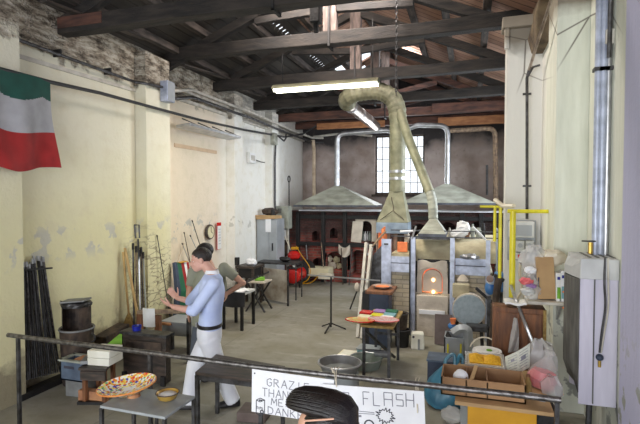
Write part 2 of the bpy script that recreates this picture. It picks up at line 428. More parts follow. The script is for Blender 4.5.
mat('hair_brown', (.03, .02, .016), (.012, .009, .008), .5, scale=40, bump=.5, bscale=80)
mat('shirt_blue', (.58, .67, .92), (.46, .55, .84), .8, scale=4, bump=.25, bscale=9)
mat('trousers_white', (.86, .88, .93), (.74, .76, .84), .8, scale=4, bump=.3, bscale=8)
mat('tee_grey', (.30, .31, .24), (.25, .26, .20), .85, scale=4)
mat('trousers_dark', (.10, .115, .14), (.07, .08, .10), .85)
mat('leather', (.018, .016, .018), None, .35)
mat('lamp_tube', (1, 1, .9), None, .5, emit=(1., 1., .78), es=5.)
mat('brass', (.6, .4, .1), None, .3, .9)
mat('poly_thin', (.8, .8, .8), (.7, .65, .65), .25, alpha=.2)
mat('glass_green', (.36, .42, .38), None, .15, alpha=.8)
mat('purple', (.35, .2, .45), None, .5)
mat('black_cloth', (.02, .02, .024), None, .8)
mat('stone_corbel', (.20, .15, .09), (.07, .05, .035), .95, scale=5, bump=.8)
mat('news', (.66, .68, .60), (.56, .58, .50), .8, scale=40)
mat('window_glass', (.9, .95, 1.), None, .1, alpha=.25)
mat('skin_glass', (.85, .88, .9), None, .1, alpha=.5)
# ================================================================ SETTING
struct(MB().bb((-7, -4.2, -.12), (3.2, 16, 0)).build('floor', 'concrete_floor'))
# left wall with its shallow pilasters
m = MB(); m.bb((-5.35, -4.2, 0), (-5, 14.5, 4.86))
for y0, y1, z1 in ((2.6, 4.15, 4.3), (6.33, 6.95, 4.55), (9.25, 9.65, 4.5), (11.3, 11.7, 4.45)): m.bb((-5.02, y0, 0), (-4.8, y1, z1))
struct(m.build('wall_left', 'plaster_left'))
# back wall around the window
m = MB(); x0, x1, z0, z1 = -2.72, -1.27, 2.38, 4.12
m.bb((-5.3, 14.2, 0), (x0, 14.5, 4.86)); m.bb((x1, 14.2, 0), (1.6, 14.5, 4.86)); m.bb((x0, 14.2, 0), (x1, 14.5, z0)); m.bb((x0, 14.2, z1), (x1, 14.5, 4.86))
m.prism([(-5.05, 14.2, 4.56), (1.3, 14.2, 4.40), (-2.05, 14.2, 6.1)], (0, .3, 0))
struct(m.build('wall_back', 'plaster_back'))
# window with steel bars
wf = MB()
for a, b in (((x0, 14.28, z0), (x0+.05, 14.34, z1)), ((x1-.05, 14.28, z0), (x1, 14.34, z1)), ((x0, 14.28, z0), (x1, 14.34, z0+.05)), ((x0, 14.28, z1-.05), (x1, 14.34, z1))): wf.bb(a, b)
for k in range(1, 7): wf.bb((x0+k*.207-.009, 14.29, z0), (x0+k*.207+.008, 14.32, z1))
for k in range(1, 5): wf.bb((x0, 14.29, z0+k*.348-.008), (x1, 14.32, z0+k*.348+.008))
w1 = struct(wf.build('window_1', 'rusty_iron'))
MB().bb((x0, 14.305, z0), (x1, 14.31, z1)).build('pane', 'window_glass', w1)
MB().bb((x0-.08, 14.08, z0-.07), (x1+.08, 14.22, z0)).build('window_sill', 'rusty_iron', w1)
# right wall, stepping outwards towards the camera, with a side window high behind pillar
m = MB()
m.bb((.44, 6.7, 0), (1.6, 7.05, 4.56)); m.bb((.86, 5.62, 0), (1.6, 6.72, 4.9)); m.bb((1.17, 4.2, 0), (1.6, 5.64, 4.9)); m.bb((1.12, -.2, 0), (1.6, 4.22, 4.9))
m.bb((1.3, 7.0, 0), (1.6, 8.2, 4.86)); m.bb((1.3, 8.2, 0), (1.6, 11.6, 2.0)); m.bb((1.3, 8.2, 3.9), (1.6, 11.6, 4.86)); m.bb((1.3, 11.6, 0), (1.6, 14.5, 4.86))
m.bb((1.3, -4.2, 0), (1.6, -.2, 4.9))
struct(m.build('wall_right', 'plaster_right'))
m = MB()
for k in range(6): m.bb((1.42, 8.2+k*.67, 2), (1.46, 8.25+k*.67, 3.9))
for k in range(4): m.bb((1.42, 8.2, 2+k*.617), (1.46, 11.6, 2.05+k*.617))
struct(m.build('window_2', 'rusty_iron'))
# entrance wall behind the camera with a wide doorway
m = MB(); m.bb((-5.3, -4.5, 0), (-4.6, -4.2, 4.86)); m.bb((.9, -4.5, 0), (1.6, -4.2, 4.86)); m.bb((-4.6, -4.5, 4.1), (.9, -4.2, 4.86)); m.prism([(-5.05, -4.5, 4.56), (1.3, -4.5, 4.40), (-2.05, -4.5, 6.1)], (0, .3, 0))
struct(m.build('wall_front', 'plaster_back'))
# roof slopes, split in cells so that gaps and roof lights are real openings
def slope(name, sgn, xs, ys, holes, ms, mif):
    m = MB(); zf = lambda x: (4.66+.49*(x+5)) if sgn < 0 else (6.105-.49*(x+2.05))
    for i in range(len(xs)-1):
        for j in range(len(ys)-1):
            cx, cy = (xs[i]+xs[i+1])/2, (ys[j]+ys[j+1])/2
            if any(a < cx < b and c < cy < d for a, b, c, d in holes): continue
            m.k = mif(cx, cy); a, b = xs[i], xs[i+1]
            m.add([(a, ys[j], zf(a)), (b, ys[j], zf(b)), (b, ys[j+1], zf(b)), (a, ys[j+1], zf(a)), (a, ys[j], zf(a)+.05), (b, ys[j], zf(b)+.05), (b, ys[j+1], zf(b)+.05), (a, ys[j+1], zf(a)+.05)],
                  [(3, 2, 1, 0), (4, 5, 6, 7), (0, 1, 5, 4), (1, 2, 6, 5), (2, 3, 7, 6), (3, 0, 4, 7)])
    o = m.build(name, ms); struct(o); return o
slope('ceiling', -1, [-5.35, -3.46, -3.36, -3.3, -3.1, -3.0, -2.85, -2.70, -2.40, -2.15, -2.05], [-4.5, 5.4, 6.5, 6.9, 11.4, 11.7, 12.02, 12.3, 12.6, 12.9, 14.5],
      [(-3.46, -3.36, 6.9, 11.7), (-2.85, -2.40, 11.4, 12.3), (-3.3, -3.1, 11.7, 12.3), (-3.0, -2.70, 12.6, 12.9), (-2.85, -2.15, 5.4, 6.5)],  # last opening is out of view, added to light the boards opposite
      ['roof_boards_dark', 'roof_boards_brown'], lambda x, y: 1 if (x > -3.1 and y > 6.9) else 0)
slope('ceiling', 1, [-2.05, -1.85, -1.1, 1.65], [-4.5, 6.0, 7.4, 11.1, 11.25, 11.31, 11.46, 11.52, 11.7, 14.5],
      [(-1.85, -1.1, 11.1, 11.25), (-1.85, -1.1, 11.31, 11.46), (-1.85, -1.1, 11.52, 11.7), (-1.85, -1.1, 6.0, 7.4)], ['roof_boards_brown', 'roof_boards_dark'], lambda x, y: 0)  # last opening is an unseen addition for the left slope's lighting
# corrugated spacers in the roof gap
m = MB()
for k in range(34):
    y = 6.93+k*.15; m.add([(-3.48, y, 5.375), (-3.34, y, 5.443), (-3.34, y+.07, 5.443), (-3.48, y+.07, 5.375), (-3.48, y, 5.405), (-3.34, y, 5.473), (-3.34, y+.07, 5.473), (-3.48, y+.07, 5.405)], [(3, 2, 1, 0), (4, 5, 6, 7), (0, 1, 5, 4), (1, 2, 6, 5), (2, 3, 7, 6), (3, 0, 4, 7)])
struct(m.build('trim_1', 'roof_boards_dark'))
# painted ledges and cornice on left wall
def ledge(n, y0, y1, z0, z1, dz, d=.05, mt='pale_conduit'):
    m = MB(); m.add([(-5, y0, z0), (-5+d, y0, z0), (-5+d, y1, z1), (-5, y1, z1), (-5, y0, z0+dz), (-5+d, y0, z0+dz), (-5+d, y1, z1+dz), (-5, y1, z1+dz)], [(3, 2, 1, 0), (4, 5, 6, 7), (0, 1, 5, 4), (1, 2, 6, 5), (2, 3, 7, 6), (3, 0, 4, 7)])
    struct(m.build(n, mt))
ledge('trim_2', 4.15, 6.33, 3.90, 3.93, .05, .02); ledge('trim_3', 6.95, 9.25, 4.02, 4.02, .06, .05); ledge('trim_4', 9.65, 14.2, 4.02, 4.02, .08, .06); ledge('trim_5', 6.95, 9.25, 4.18, 4.18, .05, .09); ledge('trim_6', 9.65, 14.2, 4.22, 4.22, .05, .1)

# ================================================================ ROOF TIMBERS
def rz(x): return 4.50+.413*(x+5) if x < -2.05 else 5.72-.42*(x+2.05)
def truss(y, label, zt=4.6, mt='timber', post='timber_post', right=1.25, dz=0.):
    t = thing('roof_truss', label, 'roof truss', (-2.05, y, zt-.13), 'timber roof trusses')
    MB().loft([[(x, y+a*.1*k, zt+b*.1*k+s) for a, b in ((-1, -1), (1, -1), (1, 1), (-1, 1))] for x, k, s in ((-5.1, .8, -.02), (-4.6, 1., 0), (-3.3, .95, .01), (-2., 1., .0), (-.7, .92, -.01), (right-.5, 1., .02), (right, .8, 0))]).build('tie_beam', mt, t, bev=.015)
    for s in (-1, 1):
        xe = -5.0 if s < 0 else 1.0
        MB().bar((xe, y, rz(xe)), (-2.05+s*.06, y, 5.70), .13, .14).build('rafter', mt if s > 0 else 'timber', t, bev=.01)
        MB().bar((-2.05+s*.08, y, zt+.45), (-2.05+s*1.25, y, rz(-2.05+s*1.25)-.1), .1, .11).build('strut', mt, t, bev=.008)
    MB().box((-2.05, y, (zt+.1+5.92)/2), (.2, .16, 5.92-zt-.1)).build('king_post', post, t, bev=.01)
    MB().bb((-2.065, y-.115, zt-.15), (-2.035, y-.09, zt+.5)).bb((-2.065, y+.09, zt-.15), (-2.035, y+.115, zt+.5)).bb((-2.065, y-.115, zt-.15), (-2.035, y+.115, zt-.13)).build('iron_strap', 'black_iron', t)
    return t
truss(4.95, 'nearest dark roof truss, beam cut by the top left edge of the photo', 4.46)
truss(7.1, 'long dark roof truss whose beam crosses highest above the lamp', 4.70)  # lamp over the added unseen opening, brightens the right slope boards
truss(8.8, 'dark roof truss with its beam just above the fluorescent lamp', 4.56)
truss(10.7, 'roof truss with a thinner beam low behind the lamp, third from the back wall', 4.5, 'timber')  # added lamp with its unseen opening, brightens left boards near the ridge
truss(12.1, 'roof truss with reddish brown beam second from the back wall', 4.42, 'timber_red')
truss(13.6, 'roof truss closest to the back wall with reddish brown beam', 4.42, 'timber_red')
# two repair planks on the beams
tag(MB().bb((-.9, 11.93, 4.33), (1.0, 11.99, 4.55)).build('plank', 'timber_red', bev=.01), 'reddish plank fixed across the beam left of the pillar', 'plank')
tag(MB().bb((-4.3, 13.43, 4.27), (-2.3, 13.49, 4.45)).build('plank', mat('orange_wood', (.48, .22, .09), (.3, .12, .05), .7, scale=4, stretch=(1, 5, 5)), bev=.01), 'orange brown plank high on the left before the back wall', 'plank')
tag(MB().bb((-.85, 13.43, 4.22), (1.0, 13.49, 4.45)).build('plank', MATS['orange_wood'], bev=.01), 'orange brown plank high on the right under the beams', 'plank')
tag(MB().bb((-4.98, 4.84, 4.42), (-4.3, 4.86, 4.56)).build('plank', 'timber_red', bev=.01), 'short reddish brown board under the near beam end on the left', 'plank')
# purlins
k = 0
for x, lab in ((-4.7, 'lowest purlin along the left roof slope'), (-4.2, 'second purlin up the left roof slope'), (-3.6, 'third purlin up the left roof slope, below the dotted gap of daylight'), (-2.95, 'highest purlin of the left roof slope'), (-2.05, 'ridge purlin at the top of the roof'), (-1.0, 'highest purlin of the right roof slope'), (-.4, 'middle purlin of the right roof slope'), (.2, 'lowest visible purlin of the right roof slope')):
    zz = (4.66+.49*(x+5) if x <= -2.05 else 6.105-.49*(x+2.05))-.07
    tag(MB().loft([[(x+a*.055, y, zz+b*.055+d) for a, b in ((-1, -1), (1, -1), (1, 1), (-1, 1))] for y, d in ((3.0, 0), (6, .01), (9, -.01), (14.2, 0))]).build('roof_purlin', 'timber_long', bev=.01), 'grey brown wooden '+lab, 'purlin', 'roof purlins')
# loose boards at the left eaves
for j, (y0, y1) in enumerate(((4.4, 6.1), (7.2, 8.6), (9.0, 10.3))):
    tag(MB().bar((-4.72, y0, 4.56), (-4.6, y1, 4.64), .12, .025).build('eaves_board', 'timber_long', bev=.004), ('pale', 'weathered', 'narrow grey')[j]+' loose board under the left eaves '+('above the broken plaster', 'between the two nearer pilasters', 'beyond the second beam')[j], 'board')
# corbel and bracket on the right pillar
tag(MB().loft([[(x, y, z) for x, y in ((.74-w, 6.2), (1.0, 6.2), (1.0, 6.72), (.74-w, 6.72))] for z, w in ((4.12, .0), (4.3, .04), (4.45, .02), (4.66, .0))]).jit(.02, 3).build('stone_corbel', 'stone_corbel', bev=.02), 'rough brown stone corbel at the top of the right pillar', 'corbel')
tag(MB().bb((.38, 6.62, 4.46), (.78, 6.9, 4.6)).bb((.40, 6.64, 4.2), (.46, 6.7, 4.46)).jit(.008, 4).build('pillar_cap', 'plaster_right', bev=.01), 'chipped plaster capping at the head of the right pillar', 'capping')

# fluorescent lamp
t = thing('fluorescent_lamp', 'long fluorescent lamp hanging from the beams, lit', 'lamp', (-2.17, 7.5, 4.05))
a, b = V((-3.15, 7.5, 4.12)), V((-1.38, 7.5, 4.12))
MB().bar(a, b, .12, .07).build('housing', 'pale_conduit', t, bev=.01)
MB().loft([[(x, 7.5-.13, 4.09), (x, 7.5+.13, 4.09), (x, 7.5+.06, 4.16), (x, 7.5-.06, 4.16)] for x in (a.x, b.x)]).build('reflector', 'duct_khaki', t)
for s in (-1, 1): MB().tube([(a.x+.02, 7.5+s*.06, 4.075), (b.x-.02, 7.5+s*.06, 4.075)], .03, 10).build('tube', 'lamp_tube', t, smooth=True)
for x in (a.x+.15, b.x-.1): MB().tube([(x, 7.5, 4.16), (x, 7.5, 5.1)], .008, 6).build('hanger', 'black_iron', t)
# chain with hook
def chain(p, q, name, label):
    p, q = V(p), V(q); n = int((p-q).length/.05); m = MB()
    for i in range(n):
        c = p.lerp(q, (i+.5)/n); e = V((1, 0, 0)) if i % 2 else V((0, 1, 0))
        m.tube([c+e*.014*math.cos(a*pi/4)+V((0, 0, .034))*math.sin(a*pi/4) for a in range(9)], .006, 5, False)
    return tag(m.build(name, 'steel_dark'), label, 'chain')
chain((-1.02, 6.9, 5.5), (-1.02, 6.9, 3.75), 'hanging_chain', 'dark chain hanging from the roof beside the duct bend')
# dark lamp pendant box hanging at ridge, front
t = thing('hanging_hoist', 'black boxy hoist hanging at the top centre above the beam', 'hoist', (-1.98, 6.2, 4.72))
MB().bb((-2.06, 6.12, 4.62), (-1.92, 6.26, 5.5)).build('body', 'black_iron', t, bev=.015)
MB().tube([(-1.99, 6.19, 5.5), (-1.99, 6.19, 6.0)], .015, 6).build('hanger', 'black_iron', t)
MB().bb((-2.02, 6.16, 4.5), (-1.96, 6.22, 4.63)).build('hook', 'black_iron', t, bev=.01)

# ================================================================ LEFT WALL FITTINGS
def run(pts, r, name, mt, label, cat, n=8, clips=None, smooth=True, group=None):
    return tag(MB().tube(pts, r, n).build(name, mt, smooth=smooth), label, cat, group)
p = [aX(u, v, -4.9) for u, v in ((-30, 22), (0, 33), (60, 55), (110, 73), (135, 82))]+[aX(u, v, -4.74) for u, v in ((148, 84), (162, 87))]
t = thing('conduit', 'grey steel conduit along the broken plaster of the left wall', 'conduit', p[1])
MB().tube(p, .022, 8).build('pipe', 'steel_dark', t, smooth=True)
for q in (p[2], p[3]): MB().bb(q+V((-.1, -.01, -.02)), q+V((.02, .01, .07))).build('bracket', 'black_iron', t)
p = [aX(u, v, -4.74) for u, v in ((-40, 57), (0, 69), (50, 82), (100, 93), (155, 108), (200, 120), (245, 130), (285, 137))]+[aY(u, v, 13.2) for u, v in ((303, 134), (316, 126))]
m = MB(); m.tube(p, .024, 8)
cb = m.build('cable', 'cable', smooth=True); tag(cb, 'thick black cable strung along the left wall behind the flag', 'cable')
m = MB()
for a, b in zip(p[1:7], p[2:8]):
    pass
t = thing('junction_box', 'grey sheet metal box high on the pilaster at the left', 'box', aX(167, 100, -4.7))
c = aX(167.5, 92, -4.72); MB().box(c, (.14, .2, .33)).build('casing', 'steel_pale', t, bev=.008)
MB().box(c+V((.075, 0, 0)), (.01, .18, .3)).build('lid', 'grey_paint', t, bev=.003)
for nm, zz, lab in (('a', 0, 'upper of the two grey pipes under the left eaves beyond the box'), ('b', -.13, 'lower of the two grey pipes under the left eaves beyond the box')):
    p = [(-4.76, 6.75, 4.02+zz), (-4.78, 7.6, 4.22+zz), (-4.78, 9.2, 4.22+zz), (-4.7, 9.7, 4.2+zz), (-4.8, 12.5, 4.18+zz), (-4.6, 13.9, 4.1+zz), (-4.3, 14.1, 4.1+zz)]
    run(p, .03, 'conduit', 'pale_conduit' if nm == 'a' else 'steel_dark', lab, 'pipe', group='pipes under the left eaves')
# slanted metal tray fixed on wall
t = thing('wall_bracket', 'pale metal tray bracket on the left wall below the cable', 'bracket', aX(175, 135, -4.9))
a = aX(176, 135, -4.85); b = aX(229, 145, -4.85)
a.z = 3.52; b.z = 3.52
MB().add([a+V((0, 0, -.03)), b+V((0, 0, -.03)), b+V((.28, 0, .0)), a+V((.28, 0, .0)), a+V((0, 0, .02)), b+V((0, 0, .02)), b+V((.28, 0, .05)), a+V((.28, 0, .05))], [(3, 2, 1, 0), (4, 5, 6, 7), (0, 1, 5, 4), (1, 2, 6, 5), (2, 3, 7, 6), (3, 0, 4, 7)]).build('tray', 'galv', t, bev=.004)
for k in range(4):
    c = a.lerp(b, .1+k*.27); MB().tube([c+V((0, 0, .16)), c+V((.27, 0, .05)), c+V((0, 0, -.0))], .012, 6).build('stay', 'steel_dark', t)
tag(MB().bb(aX(174, 143, -5.0), aX(217, 154, -4.985)).build('wall_board', mat('beige_board', (.68, .50, .34), (.60, .43, .29), .8), bev=.002), 'beige strip of board on the wall under the metal tray', 'board')
t = thing('switch_box', 'small white switch box on the left wall with a wire', 'switch box', aX(251, 163, -4.97))
c = aX(251.5, 158, -4.95); MB().box(c, (.08, .32, .24)).build('casing', 'white', t, bev=.01); MB().box(c+V((.045, 0, 0)), (.012, .2, .12)).build('cover', 'pale_conduit', t, bev=.003)
MB().tube([c+V((.02, .16, -.03)), c+V((.02, .5, -.06)), c+V((.02, .72, -.06))], .012, 6).build('wire', 'cable', t)
run([aX(u, v, -4.76) for u, v in ((276, 137), (275, 160), (275, 200), (276, 245))], .025, 'conduit', 'steel_dark', 'thin dark conduit running down the far left pilaster', 'conduit')
t = thing('junction_box', 'round grey junction boxes with a hook at the top of the far left pilaster', 'box', aX(274, 140, -4.7))
MB().box(aX(274, 139, -4.72), (.12, .22, .3)).build('casing', 'hood_grey', t, bev=.02)
MB().tube([aX(u, v, -4.6) for u, v in ((278, 136), (284, 141), (286, 138), (286, 134))], .02, 6).build('hook', 'black_iron', t, smooth=True)
# ringed poker standing by far corner
t = thing('ringed_rod', 'thin dark rod with a ring end standing in the far left corner', 'rod', (-4.75, 13.3, 0))
c = aX(289, 179, -4.75); MB().tube([(c.x, c.y, 0.6), (c.x, c.y, c.z-.09)], .016, 6).build('shaft', 'black_iron', t)
MB().tube(arc(c, .08, 0, 2*pi, (0, 1, 0), (0, 0, 1), 14), .018, 6).build('ring', 'black_iron', t)
# wall clock and thermometer panel
c = aX(212, 232, -4.9); t = thing('wall_clock', 'round wall clock with dark rim on the left wall', 'clock', c)
MB().lathe([(.14, 0), (.155, .03), (.14, .06), (.12, .05)], c+V((-.08, 0, 0)), 28, (1, 0, 0)).build('rim', 'bench_wood', t, smooth=True)
MB().lathe([(.12, 0), (.12, .008)], c+V((-.028, 0, 0)), 28, (1, 0, 0)).build('face', 'cream', t)
MB().bar(c+V((-.02, 0, 0)), c+V((-.02, 0, .11)), .012, .006).build('hand', 'ink', t); MB().bar(c+V((-.02, 0, 0)), c+V((-.02, .07, -.03)), .012, .006).build('hand', 'ink', t)
c = aX(219, 236, -4.95); t = thing('wall_panel', 'white wall card with a red edge beside the clock', 'card', c+V((0, 0, -.3)))
MB().box(c, (.008, .18, .56)).build('backing', 'red_paint', t, bev=.004); MB().box(c+V((.007, .0, -.03)), (.008, .15, .48)).build('card', 'white', t)
for k in range(6): MB().box(c+V((.012, .0, .14-k*.06)), (.004, .08, .008)).build('print', 'ink_grey', t)

# flag
def fl(u, v):
    s = math.sin; y = 3.0+u*1.48
    sag = .055*s(pi*min(1, max(0, (u-.5)*2)))+.03*s(pi*max(0, (u-.5)*4))*v if u > .5 else 0
    z = 3.66-v*1.01-sag*min(1, v*2.5)
    fold = .035*s(u*17+v*3)*min(1, v*2+.1)+.02*s(u*31-v*4)*v
    return (-4.72+fold, y+v*.09*u**2, z)
m = MB(); m.grid(fl, 90, 110, .006, lambda u, v: 0 if v < .16+.07*math.sin(pi*min(1, (u*2.2) % 1))+.03*u else (1 if v < .585 else 2))
f = m.build('hanging_flag', ['flag_green', 'flag_white', 'flag_red'], smooth=True); tag(f, 'green, white and red striped flag hanging from the cable on the left wall', 'flag')

# ================================================================ RIGHT WALL FITTINGS
for k, (x, r, lab) in enumerate(((1.165, .03, 'leftmost'), (1.205, .034, 'middle'), (1.24, .026, 'rightmost'))):
    x = aY(597.5+k*5.2, 120, 4.78).x
    t = thing('conduit', lab+' of the three blue grey pipes rising up the right wall', 'pipe', (x, 4.78, 1.7), 'pipes on the right wall')
    MB().tube([(x, 4.78, 1.7), (x, 4.78, 4.95)], r, 10).build('pipe', 'steel_pale' if k < 2 else 'galv', t, smooth=True)
    MB().bb((x-.04, 4.73, 3.4), (x+.04, 4.82, 3.43)).build('clip', 'steel_dark', t)
    if k == 2: MB().bb((x-.04, 4.73, 3.62), (x+.04, 4.83, 3.75)).build('joint', 'pale_conduit', t, bev=.01)
run(rnd([(1.13, 4.72, 3.5), (1.13, 4.7, 4.0), (1.12, 4.5, 4.22), (1.09, 4.15, 4.27), (1.08, 3.5, 4.27)], .1), .018, 'cable', 'steel_dark', 'grey cable bending off to the right at the top right corner', 'cable')
p = [aY(u, v, 6.55) for u, v in ((527, 219), (527, 78), (529, 70))]+[aY(551, 0, 5.4), aY(556, -20, 5.2)]
t = thing('conduit', 'thin dark conduit running down the right pillar and slanting up to the roof', 'conduit', p[0])
MB().tube(p[:3], .018, 8).build('pipe', 'steel_dark', t, smooth=True); MB().tube(p[2:], .018, 8).build('pipe', 'duct_copper', t, smooth=True)
MB().tube([aY(528, 76, 6.5), aY(533, 67, 6.5), aY(540, 65, 6.5)], .014, 6).build('branch', 'steel_dark', t, smooth=True)
for v in (94, 186): MB().box(aY(527, v, 6.56), (.1, .02, .025)).build('clip', 'steel_dark', t)
# electric meter boxes
t = thing('meter_box', 'white electric meter and switch boxes on the right pillar', 'electric box', aY(521, 262, 6.66))
def yb(u0, v0, u1, v1, y, d): a = aY(u0, v0, y); b = aY(u1, v1, y); return (a, V((b.x, y+d, b.z)))
MB().bb(*yb(508, 220, 535.5, 261, 6.64, .05)).build('back_plate', 'grey_paint', t, bev=.005)
MB().bb(*yb(509.5, 221.5, 534.5, 238, 6.5, .15)).build('meter_case', 'elec_white', t, bev=.01)
MB().bb(*yb(515, 225, 532, 236, 6.49, .012)).build('meter_window', 'grey_paint', t)
for u in (516, 525.5): 
    s_ = MB().bb(*yb(u, 240.5, u+8.5, 252, 6.52, .12)).build('switch_case', 'elec_white', t, bev=.008)
    c = aY(u+4.2, 245.5, 6.5); MB().lathe([(.028, 0), (.028, .02)], c, 14, (0, 1, 0)).build('dial', 'grey_paint', s_)
MB().bb(*yb(516, 253, 534, 260, 6.55, .09)).build('terminal_cover', 'elec_white', t, bev=.006)
for k in range(3): MB().bb(*yb(518+k*5.5, 254.5, 521+k*5.5, 258, 6.54, .01)).build('plug', ['red_paint', 'ink', 'ink'][k], t)
MB().tube(rnd([aY(521, 259, 6.55), aY(519, 275, 6.5), aY(523, 290, 6.5), aY(516, 300, 6.5)], .1), .015, 6).build('wire', 'poly_cream', t, smooth=True)
# yellow gas pipe
t = thing('gas_pipe', 'bright yellow gas pipe with uprights beside the right pillar', 'gas pipe', (.44, 6.0, 1.0))
y = 6.0; x0 = aY(512.5, 250, y).x; zt = 2.135
MB().tube([(x0-.06, y, zt), (.855, y+.02, zt)], .022, 12).build('crossbar', 'yellow_paint', t, smooth=True)
MB().tube([(x0, y, 1.12), (x0, y, zt)], .034, 12).build('upright', 'yellow_paint', t, smooth=True)
xx = aY(500, 250, 6.3).x; MB().tube([(xx, 6.3, 1.30), (xx, 6.3, 2.2)], .02, 10).build('upright', 'yellow_paint', t, smooth=True)
xx = aY(494.5, 250, 6.3).x; MB().tube([(xx, 6.3, 1.75), (xx, 6.3, 2.19)], .018, 10).build('upright', 'yellow_paint', t, smooth=True)
MB().tube([(aY(480, 206, 6.3).x, 6.3, 2.18), (aY(500, 206, 6.3).x, 6.3, 2.18)], .016, 10).build('side_bar', 'yellow_paint', t, smooth=True)
m = MB(); m.lathe([(.03, 0), (.045, .01), (.045, .05), (.03, .06), (.028, .1), (.04, .11), (.04, .16), (.025, .18)], (x0, y, .96), 12); m.build('valve', 'galv', t, smooth=True)
run(rnd([(x0, 6.0, .98), (x0, 5.98, .75), (x0+.03, 6.05, .3), (x0+.1, 6.2, .03)], .1), .02, 'hose', 'steel_dark', 'thin grey hose dropping from the yellow pipe valve', 'hose')
run([aY(495, 200, 6.3), aY(503, 206, 6.15), aY(514, 206, 6.0)], .028, 'pipe_stub', 'poly_cream', 'cream pipe stub resting on the yellow crossbar', 'pipe')
# grey-green exit style sign on the wall
t = thing('wall_sign', 'narrow green and white sign behind the pipes on the right wall', 'sign', aX(613, 265, 1.22))
a = aX(608, 228, 1.2); m = MB(); m.bb((1.19, 4.75, 1.88), (1.2, 5.0, 2.15))
p1, p2 = 4.86, 5.2
MB().bb((1.145, p1, 1.80), (1.165, p2, 2.10)).build('plate', 'green', t)
for zz in (1.87, 1.94, 2.02): MB().bb((1.138, p1+.04, zz), (1.145, p2-.04, zz+.035)).build('band', 'white', t)

# tall air unit on the right wall
t = thing('air_unit', 'tall pale lilac heater unit with a dark curved grille on the right wall', 'heater', (1.02, 4.7, .62))
prof = lambda z: .83+.12*max(0, (.85-z)/.25)**1.6*(z < .85)+.07*max(0, (z-1.68)/.1)**2*(z > 1.68)
m = MB(); secs = []
for k in range(15):
    z = .56+k*.085; xf = prof(z)+.03; secs.append([(.88, 4.45, z), (xf+.02, 4.62, z), (xf, 4.78, z), (.9, 4.95, z), (1.165, 4.95, z), (1.165, 4.45, z)])
m.loft(secs).build('casing', 'ac_body', t, bev=.006)
m = MB(); secs = []
for k in range(12):
    z = .66+k*.087; xf = min(prof(z)-.012, .9); secs.append([(.875, 4.435, z), (xf+.02, 4.60, z), (xf, 4.78, z), (.88, 4.945, z), (.92, 4.94, z), (.89, 4.46, z)])
m.loft(secs).build('grille', 'grille', t)
MB().loft([[(.88, 4.43, z), (.845+d, 4.60, z), (.82+d, 4.78, z), (.88, 4.97, z), (1.165, 4.97, z), (1.165, 4.43, z)] for z, d in ((1.62, 0), (1.70, .0), (1.76, .05), (1.79, .1))]).build('top_cover', 'ac_top', t, bev=.006)
for k in range(4): MB().bb((.96+k*.06, 4.52, 1.785), (.98+k*.06, 4.9, 1.795)).build('vent_slot', 'grille', t)
for zz in (1.47, 1.33): MB().lathe([(.008, 0), (.006, .01)], (.79, 4.62, zz), 8, (-1, 0, 0)).build('indicator', 'orange_hot', t)
MB().bb((.985, 4.435, .58), (.993, 4.455, 1.7)).build('seam', 'grille', t)
MB().tube(rnd([(1.06, 4.43, 1.8), (1.05, 4.41, 1.6), (1.07, 4.42, 1.4), (1.04, 4.41, 1.2), (1.03, 4.42, 1.02)], .1), .009, 6).build('power_cable', 'steel_dark', t, smooth=True)
MB().tube(rnd([(1.08, 4.43, 1.8), (1.08, 4.41, 1.6), (1.09, 4.42, 1.4), (1.06, 4.41, 1.2), (1.04, 4.42, 1.02)], .1), .007, 6).build('power_cable', 'pale_conduit', t, smooth=True)
MB().sph((1.03, 4.42, .98), (.03, .03, .028)).build('plug', 'dark_blue', t, smooth=True)
MB().tube([(1.03, 4.42, .96), (1.03, 4.42, .9)], .012, 8).build('plug_pin', 'brass', t)
tag(MB().tube(rnd([(.985, 4.53, .57), (.98, 4.53, .3), (.97, 4.53, .02)], .05), .025, 8).build('drain_pipe', 'steel_dark', smooth=True), 'dark pipe under the tall heater unit', 'pipe')
t = thing('wall_tap', 'small brass tap with a wire on top of the tall heater', 'tap', (1.0, 4.8, 1.79))
MB().tube([(1.02, 4.75, 1.8), (1.02, 4.75, 1.9)], .02, 8).build('body', 'brass', t, smooth=True); MB().bar((.95, 4.75, 1.91), (1.06, 4.75, 1.91), .015, .012).build('handle', 'black_iron', t)
# ================================================================ BACK KILN BANK
KY = 12.45
t = thing('brick_kiln', 'long red brick kiln bank with arched openings along the back wall', 'kiln', (-2.2, 12.6, 0))
def kx(u, v=240): return aY(u, v, KY).x
def kz(u, v): return aY(u, v, KY).z
# body: slabs around recesses
holes = []   # (x0,x1,z0,zspring,ztop)
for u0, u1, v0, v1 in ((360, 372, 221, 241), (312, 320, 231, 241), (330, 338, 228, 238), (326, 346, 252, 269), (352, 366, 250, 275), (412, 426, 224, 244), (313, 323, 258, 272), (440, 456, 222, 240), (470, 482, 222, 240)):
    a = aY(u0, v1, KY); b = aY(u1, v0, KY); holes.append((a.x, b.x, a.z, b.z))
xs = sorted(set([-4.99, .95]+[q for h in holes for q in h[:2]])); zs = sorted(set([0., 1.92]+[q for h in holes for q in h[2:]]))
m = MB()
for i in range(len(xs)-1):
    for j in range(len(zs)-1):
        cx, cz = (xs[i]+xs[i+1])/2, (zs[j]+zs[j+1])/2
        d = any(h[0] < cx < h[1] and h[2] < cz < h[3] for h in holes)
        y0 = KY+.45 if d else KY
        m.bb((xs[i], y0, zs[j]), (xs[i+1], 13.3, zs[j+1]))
m.build('brick_body', 'red_brick', t)
